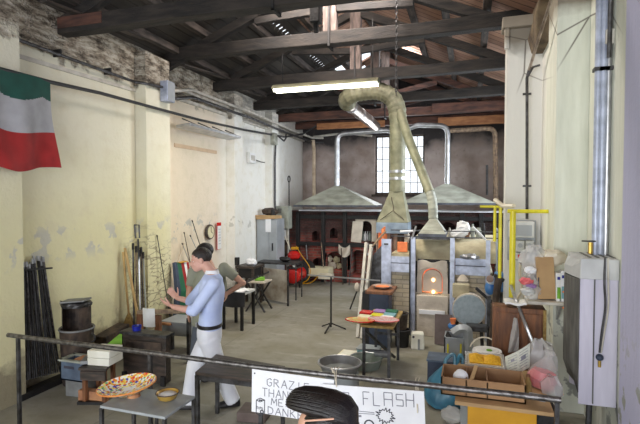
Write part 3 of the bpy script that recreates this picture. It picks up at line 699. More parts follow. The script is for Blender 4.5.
for h in holes:
    w = h[1]-h[0]; cx = (h[0]+h[1])/2; r = w/2; zs_ = h[3]-r*.9; m = MB(); n = 10
    for side in (-1, 1):
        pts = [(cx+side*r, KY-.03, zs_)]+[(cx+side*r*math.cos(a*pi/2/n), KY-.03, zs_+r*.9*math.sin(a*pi/2/n)) for a in range(1, n+1)]+[(cx, KY-.03, h[3]+.14), (cx+side*(r+.12), KY-.03, h[3]+.14), (cx+side*(r+.12), KY-.03, zs_)]
        m.prism(pts, (0, .12, 0)); m.bb((cx+side*r, KY-.03, h[2]), (cx+side*(r+.12), KY+.06, zs_))
    m.build('arch_surround', 'fireclay' if h[0] < -2.1 and w > .25 and h[3] > 1.3 else 'red_brick', t)
for k, u in enumerate((299, 324, 345.5, 380, 401, 437, 462, 481, 497)):
    x = kx(u); MB().bb((x-.05, KY-.12, 0), (x+.05, KY-.03, 1.9)).build('frame_post', 'black_iron', t, bev=.006)
for zz in (kz(330, 244), kz(330, 215)-.05): MB().bb((kx(299), KY-.09, zz-.05), (.9, KY-.02, zz+.05)).build('frame_rail', 'black_iron', t)
MB().bb((kx(300), KY-.1, 1.92), (.9, 13.3, 1.95)).build('top_slab', 'white_card', t)
MB().bb((kx(297)-.5, KY-.05, 0), (kx(300), KY+.4, 1.85)).build('side_pier', 'red_brick', t)
x = kx(330); MB().bb((kx(315), KY-.55, kz(330, 272)-.05), (kx(334), KY-.05, kz(330, 266))).build('sill', 'cream', t, bev=.01)
# things in kiln niches
c = aY(333, 262, KY+.15); m = MB()
for k, (dx, dz, r) in enumerate(((-.22, -.08, .12), (-.02, -.1, .14), (.18, -.1, .1), (-.12, .08, .11), (.1, .07, .1))):
    o = MB().sph((c.x+dx, c.y, c.z+dz), (r, r*.8, r*.8), 8, 6).jit(.02, k).build('fireclay_lump', ['refractory', 'fireclay'][k % 2]); tag(o, ('leftmost', 'middle', 'rightmost', 'upper left', 'upper right')[k]+' lump of rubble in the low arched niche left of the ladder', 'rubble', 'rubble in the kiln niche')
for k in range(4):
    c = aY(363+k*2.3, 241, KY+.2); o = MB().lathe([(.035, 0), (.04, .02), (.04, .14+.03*(k % 2)), (.015, .2+.03*(k % 2)), (.015, .26)], c, 10).build('bottle', ['glass_green', 'white_card', 'galv', 'glass_green'][k], smooth=True)
    tag(o, ('first', 'second', 'third', 'fourth')[k]+' bottle from the left in the arched kiln opening', 'bottle', 'bottles in the kiln opening')
c = aY(357, 232, KY-.1); tag(MB().box(c, (.28, .03, .55), (0, .1, .2)).build('kiln_shutter', 'fireclay', bev=.01), 'pale clay shutter swung open beside the arched kiln opening', 'shutter')
tag(MB().bb(aY(318, 279, 11.6), aY(334, 273.5, 11.8)).build('pale_block', 'poly_cream', bev=.01), 'pale cream block lying at the foot of the red kiln', 'block')

# hoods over the kiln bank
def hood(name, lab, cx, hw, zb, zt, y0, y1, pr, pipe, pm, mt='hood_grey'):
    t = thing(name, lab, 'extractor hood', (cx, (y0+y1)/2, zb))
    yc = (y0+y1)/2
    MB().loft([[(cx-hw, y0, zb+.1), (cx+hw, y0, zb+.1), (cx+hw, y1, zb+.1), (cx-hw, y1, zb+.1)], [(cx-.08, yc-.08, zt), (cx+.08, yc-.08, zt), (cx+.08, yc+.08, zt), (cx-.08, yc+.08, zt)]]).build('canopy', mt, t)
    MB().bb((cx-hw, y0, zb+.05), (cx+hw, y1, zb+.1)).build('rim', 'hood_edge', t)
    MB().tube(rnd(pipe, .22), pr, 12).build('flue_pipe', pm, t, smooth=True)
    for k in range(2): MB().tube([V(pipe[0])+V((0, 0, .12+k*.35)), V(pipe[0])+V((0, 0, .16+k*.35))], pr*1.15, 12).build('pipe_collar', 'galv', t)
    return t
zl = aY(337, 186, 12.4).z
hood('extractor_hood', 'wide grey pyramid hood over the left half of the kiln', -3.36, 1.10, aY(337, 209, 11.9).z, zl, 11.9, 12.9, .065, [(-3.40, 12.4, zl-.02), (-3.40, 12.4, 3.98), (-2.0, 12.4, 4.03), (-1.75, 12.4, 3.9)], 'galv')
hood('extractor_hood', 'wide grey pyramid hood over the right half of the kiln', -.54, 1.12, aY(447, 207, 11.9).z, aY(447, 184, 12.4).z, 11.9, 12.9, .065, [(-.54, 12.4, aY(447, 184, 12.4).z-.02), (-.54, 12.4, 4.07), (-1.3, 12.4, 4.12), (-1.5, 12.4, 4.05)], 'galv')
run(rnd([(-.5, 12.8, 4.0), (.58, 12.8, 4.02), (.62, 12.8, 2.1)], .2), .06, 'flue_pipe', 'rust_pipe', 'brownish pipe bending down at the right end of the back wall', 'pipe')
run([aY(487, 195, 13), aY(487, 170, 13), aY(487, 165, 13)], .03, 'conduit', 'steel_dark', 'short dark conduit on the back wall right of the hood', 'conduit')
run([aY(u, v, 13.9) for u, v in ((314, 210), (314, 150), (313, 140))], .055, 'pipe', 'tan_pipe', 'tan pipe standing vertically near the far left corner', 'pipe')
run([aY(u, v, 14.1) for u, v in ((313, 137), (345, 133), (372, 136))], .035, 'pipe', 'pale_conduit', 'pale thin pipe across the top of the back wall', 'pipe')

# big ribbed exhaust duct
D = 9.0
t = thing('exhaust_duct', 'large khaki exhaust duct arching over the furnace with tapered hood', 'duct', (-1.31, D, 1.7))
xd = aY(397.5, 150, D).x; zt_ = aY(397.5, 190, D).z; zh = aY(397, 226, D).z
zz = aY(397, 222, D).z
MB().loft([[(xd-.07-.28, D-.25, zz), (xd-.07+.30, D-.25, zz), (xd-.07+.30, D+.25, zz), (xd-.07-.28, D+.25, zz)], [(xd-.12, D-.12, zt_-.02), (xd+.12, D-.12, zt_-.02), (xd+.12, D+.12, zt_-.02), (xd-.12, D+.12, zt_-.02)]]).build('hood', 'duct_khaki', t, bev=.01)
MB().bb((xd-.35, D-.26, zz-.2), (xd+.23, D+.26, zz)).build('hood_rim', 'hood_blue', t, bev=.006)
m = MB(); hc = V((xd-.04, D-.19, zz+.22))
r8 = random.Random(4)
for s in (-1, 1, 0):
    q = [hc+V((s*.0, 0, 0))]
    for k in range(5): q.append(q[-1]+V((s*.035+r8.uniform(-.02, .02), .004+.0*k, (-.035 if s else .05))))
    m.tube([p+V((0, -.045+ (p.z-hc.z)*.24, 0)) for p in q], .006, 4)
m.build('crack', 'rusty_iron', t)
path = [V((xd, D, zt_-.03)), V((xd, D, 3.0)), V((xd, D, 3.75)), V((xd-.01, D, 3.98)), V((xd-.12, D, 4.18)), V((xd-.35, D, 4.3)), V((xd-.65, D, 4.3)), V((xd-.88, D, 4.26)), V((xd-1.02, D+.12, 4.2)), V((xd-1.04, D+.35, 4.16))]
def ribbed(p, r, step, amp, a0=0.):
    P = []; Rr = []; 
    L_ = [0]
    for a, b in zip(p, p[1:]): L_.append(L_[-1]+(b-a).length)
    n = int(L_[-1]/step)*2
    for i in range(n+1):
        s_ = L_[-1]*i/n; k = max(j for j in range(len(L_)) if L_[j] <= s_+1e-9); k = min(k, len(p)-2)
        P.append(p[k].lerp(p[k+1], (s_-L_[k])/(L_[k+1]-L_[k]))); Rr.append(r+(amp if i % 2 else -amp))
    return P, Rr
# smooth the bend
bend = rnd(path[2:], .18, 4); P_, R_ = ribbed(bend, .165, .10, .006)
MB().tube(P_, R_, 16).build('flexible_bend', 'duct_khaki', t, smooth=False)
MB().tube(path[:3], .148, 18).build('riser', 'duct_khaki', t, smooth=True)
for z in (2.62, 2.75, 3.25, 3.72): MB().tube([(xd, D, z), (xd, D, z+.05)], .156, 18).build('clamp_ring', 'duct_khaki' if z > 3 else 'galv', t, smooth=True)
MB().tube([path[-1]+V((0, -.1, 0)), V((xd-1.04, 12.3, 4.12))], .125, 16).build('horizontal_pipe', 'duct_copper', t, smooth=True)
for y_ in (9.6, 10.4, 11.3): MB().tube([(xd-1.04, y_, 4.145), (xd-1.04, y_+.05, 4.144)], .132, 16).build('clamp_ring', 'galv', t, smooth=True)

# ================================================================ CENTRAL FURNACE
FY = 8.1
def fx(u): return aY(u, 280, FY).x
def fz(v): return aY(430, v, FY).z
t = thing('glass_furnace', 'pale brick glass furnace with steel posts and glowing arched door', 'furnace', (-.5, 8.9, 0))
X = {k: fx(k) for k in (381, 391, 392, 411, 416, 450, 455, 485, 490, 420, 444)}
z238, z258, z273 = fz(238.5), fz(258), fz(273.5)
# brick bays
MB().bb((X[391], FY+.06, 0), (X[411], FY+1.5, z273)).build('brick_bay', 'pale_brick', t)
MB().bb((X[455]-.02, FY+.06, 0), (X[490]+.06, FY+1.5, z273)).build('brick_bay', 'pale_brick', t)
zd0, zd1 = fz(294), fz(269); cxd = (X[420]+X[444])/2; rd = (X[444]-X[420])/2*.86
m = MB(); xl, xr = X[416]-.01, X[450]+.01
m.bb((xl, FY+.04, 0), (xr, FY+.5, zd0)); m.bb((xl, FY+.12, zd0), (cxd-rd, FY+.5, fz(262))); m.bb((cxd+rd, FY+.12, zd0), (xr, FY+.5, fz(262)))
m.bb((xl, FY+.5, 0), (xr, FY+1.5, fz(262)))
m.build('brick_bay', 'pale_brick', t)
m = MB(); n = 12; zs_ = zd1-rd
for k in range(n):
    a0, a1 = pi*k/n, pi*(k+1)/n; r2 = rd+.085
    m.prism([(cxd+rd*math.cos(a0), FY+.06, zs_+rd*math.sin(a0)), (cxd+r2*math.cos(a0), FY+.06, zs_+r2*1.05*math.sin(a0)), (cxd+r2*math.cos(a1), FY+.06, zs_+r2*1.05*math.sin(a1)), (cxd+rd*math.cos(a1), FY+.06, zs_+rd*math.sin(a1))], (0, .4, 0))
m.bb((cxd-rd-.085, FY+.06, zd0), (cxd-rd, FY+.4, zs_)); m.bb((cxd+rd, FY+.06, zd0), (cxd+rd+.085, FY+.4, zs_))
m.build('door_arch', 'fireclay', t)
for sx in (-1, 1): MB().bb((cxd+sx*(rd+.085), FY+.10, zd0), (cxd+sx*(rd+.14), FY+.13, fz(262))).build('recess_shade', 'black_iron', t)  # black strips stand in for the shaded recess beside the arch
MB().bb((X[416]+.02, FY+.085, fz(263.5)), (X[450]-.02, FY+.12, fz(260))).build('recess_shade', 'black_iron', t)  # black strip stands in for the shade under the crown
MB().bb((cxd-rd, FY+.3, zd0), (cxd+rd, FY+.4, zd1-.02)).build('fire_glow', 'glow_dim', t)
rr = rd-.009
pts = [(cxd-rr, FY+.08, zd0+.02)]+[(cxd+rr*math.cos(a), FY+.08, zs_+rr*math.sin(a)-.01) for a in [pi-pi*k/14 for k in range(15)]]+[(cxd+rr, FY+.08, zd0+.02)]
dr = MB().prism(pts, (0, .08, 0)).build('arched_door', 'clay_door', t, bev=.006)
for v in (280.5, 292.5):
    c = V((aY(433, v, FY).x, FY+.075, fz(v))); MB().lathe([(.026, 0), (.026, .012)], c, 12, (0, -1, 0)).build('spy_hole', 'glow', dr)
m = MB(); m.bb((X[416]+.02, FY-.08, 0), (X[444]+.07, FY+.06, zd0-.015)); m.jit(.006, 2); m.build('brick_ledge', 'fireclay', t, bev=.012)
MB().bb((X[416]+.06, FY-.10, fz(313)), (X[444]+.02, FY-.07, fz(309))).build('pale_course', 'white_card', t)
# domed mass of refractory above
m = MB(); x0, x1 = X[411]-.02, X[490]+.1; secs = []
for k in range(9):
    a = k/8*pi/2; secs.append([(x0+.0, FY+.10+.45*(1-math.cos(a))*1., fz(262)+(z238-fz(262)-.03)*math.sin(a)), (x1, FY+.10+.45*(1-math.cos(a)), fz(262)+(z238-fz(262)-.03)*math.sin(a)), (x1, FY+1.5, fz(262)+(z238-fz(262)-.03)*math.sin(a)), (x0, FY+1.5, fz(262)+(z238-fz(262)-.03)*math.sin(a))])
m.loft(secs).build('refractory_crown', 'refractory', t)
m = MB(); m.grid(lambda u, v: (X[420]-.04+u*(X[444]-X[420]+.08), FY+.04-.06*math.sin(pi*u), fz(268.5)+.03+v*.09+.02*math.sin(u*9)*v-.10*(1-math.sin(pi*u))*(1-v)), 16, 8, .03).build('crown_lip', 'fireclay', t, smooth=True)
# steel plates
for a, b in ((391, 411), (455, 486)):
    for v0, v1 in ((257.5, 264), (264.6, 273.5)): MB().bb((fx(a), FY-.01, fz(v1)), (fx(b), FY+.06, fz(v0))).build('steel_plate', 'steel_pale', t, bev=.004)
MB().bb((X[391]-.02, FY+.0, z258), (X[411], FY+1.5, z258+.04)).build('shelf_plate', 'refractory', t)
# posts (channel section)
for a, b, zt2, d in ((381.5, 391, fz(240), .02), (411, 415.5, z238+.02, -.03), (450, 454.5, z238+.02, -.03), (485.5, 490, z238, -.03)):
    xa, xb = fx(a), fx(b)
    MB().bb((xa, FY+d-.04, 0), (xb, FY+d-.03, zt2)).bb((xa, FY+d-.03, 0), (xa+.008, FY+d+.06, zt2)).bb((xb-.008, FY+d-.03, 0), (xb, FY+d+.06, zt2)).build('steel_post', 'steel_pale', t)
MB().bb((X[411], FY-.06, z238-.01), (X[455], FY+.02, z238+.02)).build('cross_beam', 'steel_dark', t)
for dz in (.0, .10): MB().bar((X[391], FY-.03, z238+.03+dz), (X[490]+.16, FY-.03, z238+.03+dz), .018).build('tool_rail', 'steel_dark', t)
MB().bb((X[411]-.02, FY-.1, 0), (X[411]+.0, FY+.1, z238)).build('post_shadow_strip', 'black_iron', t)  # thin black strip along the post, standing in for its shadow
c = aY(386.5, 244, FY+.0); MB().box(c+V((0, -.035, 0)), (.07, .012, .03)).build('catch', 'steel_dark', t)
# left bay's orange glow put into a shield's colour, and orange cloths
tag(MB().bb((fx(394.5), FY+.3, z258+.05), (fx(405), FY+.34, fz(244.5))).build('orange_heat_shield', 'orange_cloth', bev=.01), 'bright orange heat shield standing on the left bay of the furnace', 'shield')
tag(MB().grid(lambda u, v: (fx(372+u*8), FY+.64+.04*math.sin(u*8), fz(256-v*20+u*0-8*u)+.0), 8, 10, .02).build('orange_cloth', 'orange_cloth', smooth=True), 'orange cloth hanging behind the leaning metal ladder', 'cloth')
tag(MB().grid(lambda u, v: (fx(369+u*14), FY+.7+.04*math.sin(u*8), fz(275-v*38)), 8, 10, .03).build('brown_shield', mat('shield_brown', (.42, .30, .24), (.26, .17, .13), .8, scale=5), smooth=True), 'brown stained heat shield standing behind the orange cloth', 'shield')
tag(MB().add([(fx(368), FY+.2, fz(262)), (fx(381), FY+.2, fz(246)), (fx(381), FY+.2, .01), (fx(366), FY+.2, .01), (fx(368), FY+.25, fz(262)), (fx(381), FY+.25, fz(246)), (fx(381), FY+.25, .01), (fx(366), FY+.25, .01)], [(3, 2, 1, 0), (4, 5, 6, 7), (0, 1, 5, 4), (1, 2, 6, 5), (2, 3, 7, 6), (3, 0, 4, 7)]).build('iron_plate', 'steel_dark', bev=.004), 'dark iron plate leaning between ladder and white channel post', 'plate')
# leaning aluminium rails (ladder)
t = thing('leaning_ladder', 'narrow pale metal ladder leaning at the left end of the furnace', 'ladder', aZ(362, 345))
a0 = aY(359.5, 318, FY-.35); a1 = aY(366.5, 243, FY+.15); b0 = aY(364, 318, FY-.4); b1 = aY(371.5, 245, FY+.1)
for p, q in ((a0, a1), (b0, b1)):
    d = (p-q).normalized(); p = p+d*(p.z/abs(d.z)) ; MB().bar(p, q, .05, .10).build('rail', 'pale_conduit', t, bev=.004)
for k in range(4): MB().bar(a0.lerp(a1, k/4+.1), b0.lerp(b1, k/4+.1), .02).build('rung', 'galv', t)
# small hood with flexible pipe
t = thing('extractor_hood', 'small grey pyramid hood above the glowing arched furnace door', 'extractor hood', (fx(432), FY+.3, fz(240)))
hy = FY+.12; hx = fx(432); hw = (fx(446)-fx(418))/2
MB().bb((hx-hw, hy-.2, z238+.03), (hx+hw, hy+.3, fz(233.5))).build('rim', 'hood_edge', t, bev=.005)
MB().loft([[(hx-hw+.005, hy-.2, fz(233.5)), (hx+hw-.005, hy-.2, fz(233.5)), (hx+hw-.005, hy+.3, fz(233.5)), (hx-hw+.005, hy+.3, fz(233.5))], [(hx-.05, hy-.02, fz(219)), (hx+.06, hy-.02, fz(219)), (hx+.06, hy+.12, fz(219)), (hx-.05, hy+.12, fz(219))]]).build('canopy', 'hood_grey', t, bev=.004)
pp = rnd([V((hx, hy+.05, fz(220))), V((hx-.01, hy+.05, fz(200))), V((aY(407, 136, FY+.5).x, FY+.6, aY(407, 136, FY+.5).z)), V((xd+.02, D-.05, 3.95))], .15, 5)
P_, R_ = ribbed(pp[:7], .078, .07, .0025); MB().tube(P_, R_, 14).build('flexible_bend', 'hood_grey', t)
MB().tube(pp[6:], .082, 14).build('flue_pipe', 'duct_khaki', t, smooth=True)
for k in (.1, .5): 
    q = pp[7].lerp(pp[8], k) if len(pp) > 8 else pp[-2]; 
for u, v in ((424, 180), (409, 143)):
    c = aY(u, v, FY+.3+(v < 160)*.25); 
# clutter on top of the furnace
zt3 = z238+.02
for k, (u, h, r, mt, lab) in enumerate(((394, .26, .05, 'rusty_iron', 'rusty iron pot behind the tool rail, left on the furnace'), (389, .3, .045, 'shield_brown', 'brown jar at the left end of the furnace top'), (401, .22, .05, 'fireclay', 'pale clay pot behind the tool rail'), (448, .17, .03, 'pale_conduit', 'pale bottle beside the small hood'), (472.5, .24, .035, 'grey_green', 'tall grey bottle on the furnace crown'), (457, .1, .07, 'card_tan', 'tan tin on the furnace crown'), (466, .14, .05, 'brown_wood', 'brown jar on the furnace crown'))):
    c = V((fx(u), FY+.55, zt3-.04)) if u > 410 else V((fx(u), FY+.75, z258+.04))
    hh = h if u > 410 else h+.18
    tag(MB().lathe([(r*.9, 0), (r, .02), (r, hh*.7), (r*.5, hh*.85), (r*.5, hh)], c, 12).build('pot' if u < 410 or u == 457 else 'bottle', mt, smooth=True), lab, 'pot' if u < 410 else 'bottle')
tag(MB().sph((fx(462), FY+.4, zt3+.12), (.11, .09, .14), 10, 8).sph((fx(457), FY+.36, zt3+.04), (.12, .09, .07), 10, 7).jit(.022, 6).build('crumpled_cloth', 'white'), 'white crumpled cloth heaped on top of the furnace', 'cloth')
for k, (a, b, mt, lab) in enumerate((((473, 227), (486, 240), 'white', 'white rod slanting on the right of the furnace top'), ((416, 226), (412, 239), 'galv', 'metal tongs leaning left of the small hood'), ((400, 231.5), (413, 231), 'white_card', 'white rod lying on the tool rail'), ((372, 247), (386, 231), 'rust_pipe', 'rusty rod propped over the white channel post'))):
    tag(MB().tube([aY(*a, FY-.1), aY(*b, FY-.06)], .017, 6).build('glass_rod', mt), lab, 'rod')
tag(MB().sph((fx(469), FY-.02, fz(255)), (.15, .1, .045), 14, 7).jit(.012, 9).build('metal_tray', 'galv'), 'crumpled silvery tray on the ledge at the right bay', 'tray')
tag(MB().bb((fx(490)+.09, FY+.1, 0), (fx(498), FY+.4, fz(228))).build('furnace_side_box', 'grey_paint', bev=.01), 'grey sheet metal box at the right end of the furnace', 'box')

# round grey door on a stand
t = thing('round_door', 'big round grey disc shaped furnace lid on an iron stand', 'furnace lid', (.2, 7.3, 0))
DY = 7.3; c = aY(469, 310, DY); r = (aY(486, 310, DY).x-aY(452, 310, DY).x)/2
MB().lathe([(r, 0), (r, .12), (r-.02, .13)], c, 36, (0, 1, 0)).build('rim', 'fireclay', t, smooth=True)
MB().lathe([(r-.015, 0), (r-.012, .03)], c+V((0, -.02, 0)), 36, (0, 1, 0)).build('disc', 'disc_grey', t, smooth=True)
MB().bb((c.x-r-.0, DY+.13, c.z-.05), (c.x+r, DY+.2, c.z+.05)).build('back_bar', 'steel_dark', t)
for s in (-1, 1): MB().bar((c.x+s*.16, DY+.16, c.z-.1), (c.x+s*.2, DY+.2, 0), .05).build('leg', 'steel_dark', t)
MB().bb((c.x-r+.0, DY+.05, c.z+r*.65), (c.x-r+.24, DY+.2, c.z+r+.12)).build('hinge_block', 'refractory', t, bev=.01)
MB().bar(aY(476, 288, DY-.02), aY(492, 302, DY-.02), .05, .04).build('handle', 'black_iron', t)
tag(MB().lathe([(.08, 0), (.1, .06), (.06, .12), (.03, .15)], aY(463, 284, FY-.05), 10).build('clay_cup', 'fireclay', smooth=True), 'small clay cup on the hinge above the round disc', 'cup')
# blue box and crank by the gas pipe
t = thing('blue_box', 'bright blue metal control box behind the yellow gas pipe', 'box', aY(502, 293, 6.9))
MB().bb(*yb(495, 273.5, 510, 292.5, 6.9, .2)).build('casing', 'blue_paint', t, bev=.01)
MB().bar(aY(506, 292, 6.85), aY(507, 276, 6.85), .02).build('lever', 'yellow_paint', t)
MB().bar(aY(502, 292, 7.0), V((aY(502, 292, 7.0).x, 7.0, 0)), .06).build('stand', 'steel_dark', t)
t = thing('black_poker', 'dark iron clamp arm standing left of the blue box', 'tool', aY(494, 345, 6.7))
MB().tube([aY(499, 277, 6.7), aY(494, 310, 6.7), aY(491, 350, 6.7)], [.05, .042, .035], 8).build('shaft', 'rusty_iron', t)
MB().box(aY(499, 278, 6.7), (.14, .07, .05), (0, .5, 0)).build('head', 'black_iron', t, bev=.01)
t = thing('valve_unit', 'blue and white valve unit left of the blue box', 'valve', aY(490, 300, 7.1))
MB().sph(aY(490, 288, 7.1), (.07, .06, .1)).build('bulb', 'blue_paint', t, smooth=True); MB().sph(aY(491, 281, 7.1), (.06, .06, .07)).build('cap', 'elec_white', t, smooth=True)
MB().lathe([(.05, 0), (.05, .02)], aY(490, 279, 7.0), 12, (0, 1, 0)).build('gauge', 'shield_brown', t); MB().bar(aY(489, 296, 7.1), V((aY(489, 296, 7.1).x, 7.1, 0)), .05).build('stand', 'steel_dark', t)
run(rnd([aY(511, 286, 5.9), aY(516, 300, 5.4), aY(526, 326, 5.2), aY(535, 348, 5.15)], .05), .018, 'grey_rod', 'galv', 'thin grey rod slanting down from the yellow pipe to the rubbish', 'rod')
# darker odds and ends along the back of the furnace top
for k, (u, h, r, mt, lab) in enumerate(((384, .2, .05, 'brown_wood', 'dark brown tin leftmost behind the tool rail'), (406, .18, .04, 'rusty_iron', 'rust coloured can just left of the small hood'), (409, .14, .035, 'fireclay', 'tiny pale cup closest to the small hood on its left'), (479, .18, .05, 'grey_green', 'grey green drum at the right end of the furnace top'), (484, .26, .03, 'black_iron', 'narrow black flask at the far right of the furnace top'))):
    c = V((fx(u), FY+.6, z258+.04)) if u < 410 else V((fx(u), FY+.7, z238-.03))
    tag(MB().lathe([(r*.95, 0), (r, .02), (r, h*.75), (r*.7, h*.85), (r*.7, h)], c, 12).build('tin_can', mt, smooth=True), lab, 'tin')
# ================================================================ LEFT AND CENTRE
def P(u, v, z=0.): return aZ(u, v, z)
# tall metal cabinet
t = thing('metal_cabinet', 'tall grey metal cabinet against the far left wall', 'cabinet', (-4.72, 10.9, 0))
a = P(249, 289); zc = aY(262, 219, 10.75).z; xr = aY(277, 250, 10.75).x
MB().bb((-4.98, 10.75, .05), (xr, 11.25, zc)).build('body', 'grey_paint', t, bev=.008)
MB().bb((-4.97, 10.735, .1), (aY(269, 250, 10.75).x, 10.75, zc-.03)).build('door', 'grey_paint', t, bev=.004)
MB().bb((aY(270, 250, 10.75).x, 10.735, .1), (xr-.01, 10.75, zc-.03)).build('door', 'grey_paint', t, bev=.004)
MB().bb((aY(271.5, 250, 10.7).x, 10.71, 1.0), (aY(272.5, 250, 10.7).x, 10.735, 1.18)).build('handle', 'black_iron', t)
tag(MB().bb(aY(265.5, 232, 10.72), aY(271, 219, 10.73)).build('paper_sheet', 'white_card'), 'white paper sheet hanging on the grey cabinet door', 'paper')
tag(MB().bb((-5.0, 10.7, zc), (aY(275, 250, 10.75).x, 11.2, zc+.09)).jit(.015, 2).build('timber_tray', 'card_tan', bev=.005), 'tan wooden tray lying on top of the grey cabinet', 'tray')
tag(MB().sph((-4.72, 10.95, zc+.18), (.22, .16, .09), 10, 7).jit(.025, 4).build('dark_bundle', 'rusty_iron'), 'dark bundle of rags on the tray above the cabinet', 'bundle')
tag(MB().lathe([(.05, 0), (.06, .1), (.04, .14)], (-4.6, 10.85, zc+.09), 10).build('tin_can', 'black_iron', smooth=True), 'small dark tin at the right end of the cabinet top', 'tin')
t = thing('control_panel', 'grey green electric control box on legs right of the cabinet', 'control box', (-4.35, 11.5, 0))
q = yb(276, 206, 288, 229, 11.5, .3); MB().bb(*q).build('casing', 'grey_green', t, bev=.01)
MB().bb(*yb(277.5, 208.5, 281, 213, 11.47, .03)).build('display', 'grille', t)
MB().bb(*yb(277, 229, 285, 240, 11.55, .2)).build('lower_box', 'elec_white', t, bev=.01)
MB().bb(*yb(278.5, 240, 287, 256, 11.55, .2)).build('transformer', 'rusty_iron', t, bev=.01)
MB().bb(*yb(286, 228, 288, 283, 11.6, .08)).build('leg', 'pale_conduit', t); MB().bb(*yb(276, 228, 277.5, 283, 11.6, .08)).build('leg', 'pale_conduit', t)
MB().lathe([(.05, 0), (.05, .04)], aY(280.5, 227, 11.45), 12, (0, 1, 0)).build('knob', 'dark_blue', t)
# compressor
t = thing('air_compressor', 'red air compressor with round tank and red motor at the back', 'compressor', (-4.25, 11.7, 0))
c = aY(295, 275, 11.5); MB().tube([(c.x, 11.25, c.z), (c.x, 11.31, c.z), (c.x, 11.85, c.z), (c.x, 11.92, c.z)], [.11, .19, .19, .11], 24).build('tank', 'red_paint', t, smooth=True)
c2 = aY(294, 254, 11.4); MB().lathe([(.12, 0), (.16, .04), (.165, .12), (.11, .18), (.05, .2)], c2+V((0, 0, -.12)), 18).build('motor', 'red_paint', t, smooth=True)
MB().box(c2+V((0, 0, -.2)), (.28, .24, .14)).build('pump', 'black_iron', t, bev=.02)
MB().box(c+V((0, 0, .21)), (.26, .45, .04)).build('platform', 'steel_dark', t)
MB().lathe([(.05, 0), (.05, .03)], c+V((.1, -.3, .3)), 12, (0, -1, 0)).build('gauge', 'elec_white', t)
for s in (-1, 1): MB().bar(c+V((s*.15, -.1, -.15)), (c.x+s*.17, c.y-.1, 0), .04).build('leg', 'black_iron', t)
MB().box(c2+V((.02, 0, .15)), (.16, .14, .06)).build('filter', 'yellow_box', t, bev=.01)
t = thing('hose_reel', 'black wheel shaped hose reel beside the red compressor', 'reel', aY(306, 285, 11.9))
c = aY(305.5, 270, 11.9); MB().lathe([(.15, -.03), (.26, -.05), (.28, 0), (.26, .05), (.15, .03)], c, 26, (.7, -1, 0)).build('drum', 'black_iron', t, smooth=True)
MB().bar(c, (c.x, c.y, 0), .05).build('stand', 'black_iron', t)
run(rnd([aY(u, v, 11.6) for u, v in ((296, 246), (302, 256), (311, 268), (309, 280), (300, 284), (312, 283), (318, 276))], .2), .012, 'air_hose', 'yellow_box', 'thin yellow air hose looping beside the compressor', 'hose')
for k, (u0, v0, u1, v1) in enumerate(((288, 232, 292, 258), (285, 225, 290, 250), (281, 228, 289, 246))):
    run([aY(u0, v0, 11.9-k*.1), aY(u1, v1, 11.6-k*.1)], .012, 'wire', 'poly_cream' if k else 'cable', ('dark', 'pale', 'long pale')[k]+' wire running from the control box to the compressor', 'wire')
# sheet metal screen + bench frame
t = thing('metal_screen', 'stained sheet metal screen standing on the floor before the cabinet', 'screen', P(276, 303))
a, b = P(263, 301), P(288, 306); zt4 = aY(275, 268, a.y).z
MB().prism([a+V((0, 0, .06)), b+V((0, 0, .06)), V((b.x, b.y, zt4)), V((a.x, a.y, zt4))], (0, .02, 0)).build('sheet', 'sheet_rust', t)
for q in (a, b): MB().bar(q, V((q.x, q.y, zt4+.02)), .035).build('edge_post', 'steel_dark', t)
t = thing('iron_table', 'low iron table frame behind the sheet metal screen', 'table', (-4.1, 10.1, 0))
a, b = aY(258, 261, 10.1), aY(299, 262, 10.1)
MB().bb((a.x, 9.95, a.z-.04), (b.x, 10.4, a.z)).build('tabletop', 'steel_dark', t)
for x in (a.x+.03, b.x-.03):
    for y_ in (9.98, 10.37): MB().bar((x, y_, 0), (x, y_, a.z), .022).build('leg', 'steel_dark', t)
tag(MB().sph((aY(284, 258, 10.1).x, 10.15, a.z+.06), (.14, .1, .06), 10, 6).jit(.01, 3).build('black_pouch', 'black_iron'), 'black pouch lying on the iron table behind the screen', 'pouch')
# workbench with chair by men
t = thing('small_table', 'small dark wooden table beyond the men, under the wall', 'table', (-4.55, 9.2, 0))
a, b = aY(235, 266, 9.1), aY(254, 266, 9.1)
MB().bb((a.x, 9.1, a.z-.05), (b.x, 9.6, a.z)).build('tabletop', 'bench_wood', t, bev=.005)
MB().bb((a.x+.04, 9.13, a.z-.25), (b.x-.04, 9.57, a.z-.05)).build('apron', 'black_iron', t)
for x in (a.x+.05, b.x-.05):
    for y_ in (9.15, 9.55): MB().bar((x, y_, 0), (x, y_, a.z-.05), .05).build('leg', 'bench_wood', t)
tag(MB().lathe([(.05, 0), (.055, .16)], (aY(236, 262, 9.2).x, 9.25, a.z), 12).build('black_cup', 'black_iron', smooth=True), 'black cup on the small dark table by the wall', 'cup')
tag(MB().sph((aY(249, 262, 9.2).x, 9.3, a.z+.07), (.13, .1, .08), 10, 7).jit(.015, 3).build('white_rag', 'white_card'), 'pale rag bundled on the small dark table', 'rag')
t = thing('glassmaker_bench', 'low work bench with steel rails and a black cloth right of the men', 'bench', (-4.0, 7.7, 0))
a, b = aY(227, 293, 7.6), aY(248, 293, 7.6); zb = aY(238, 291, 7.6).z
MB().bb((a.x, 7.4, zb-.04), (b.x, 7.9, zb)).build('tabletop', 'elec_white', t, bev=.004)
MB().grid(lambda u, v: (a.x-.05+u*(b.x-a.x+.1), 7.38-.03*math.sin(u*9)*v, zb+.02-v*(.27-.08*abs(u-.5))), 14, 8, .02).build('cloth_apron', 'black_cloth', t, smooth=True)
for x in (a.x+.03, b.x-.03):
    for y_ in (7.42, 7.88): MB().bar((x, y_, 0), (x, y_, zb-.03), .045).build('leg', 'black_iron', t)
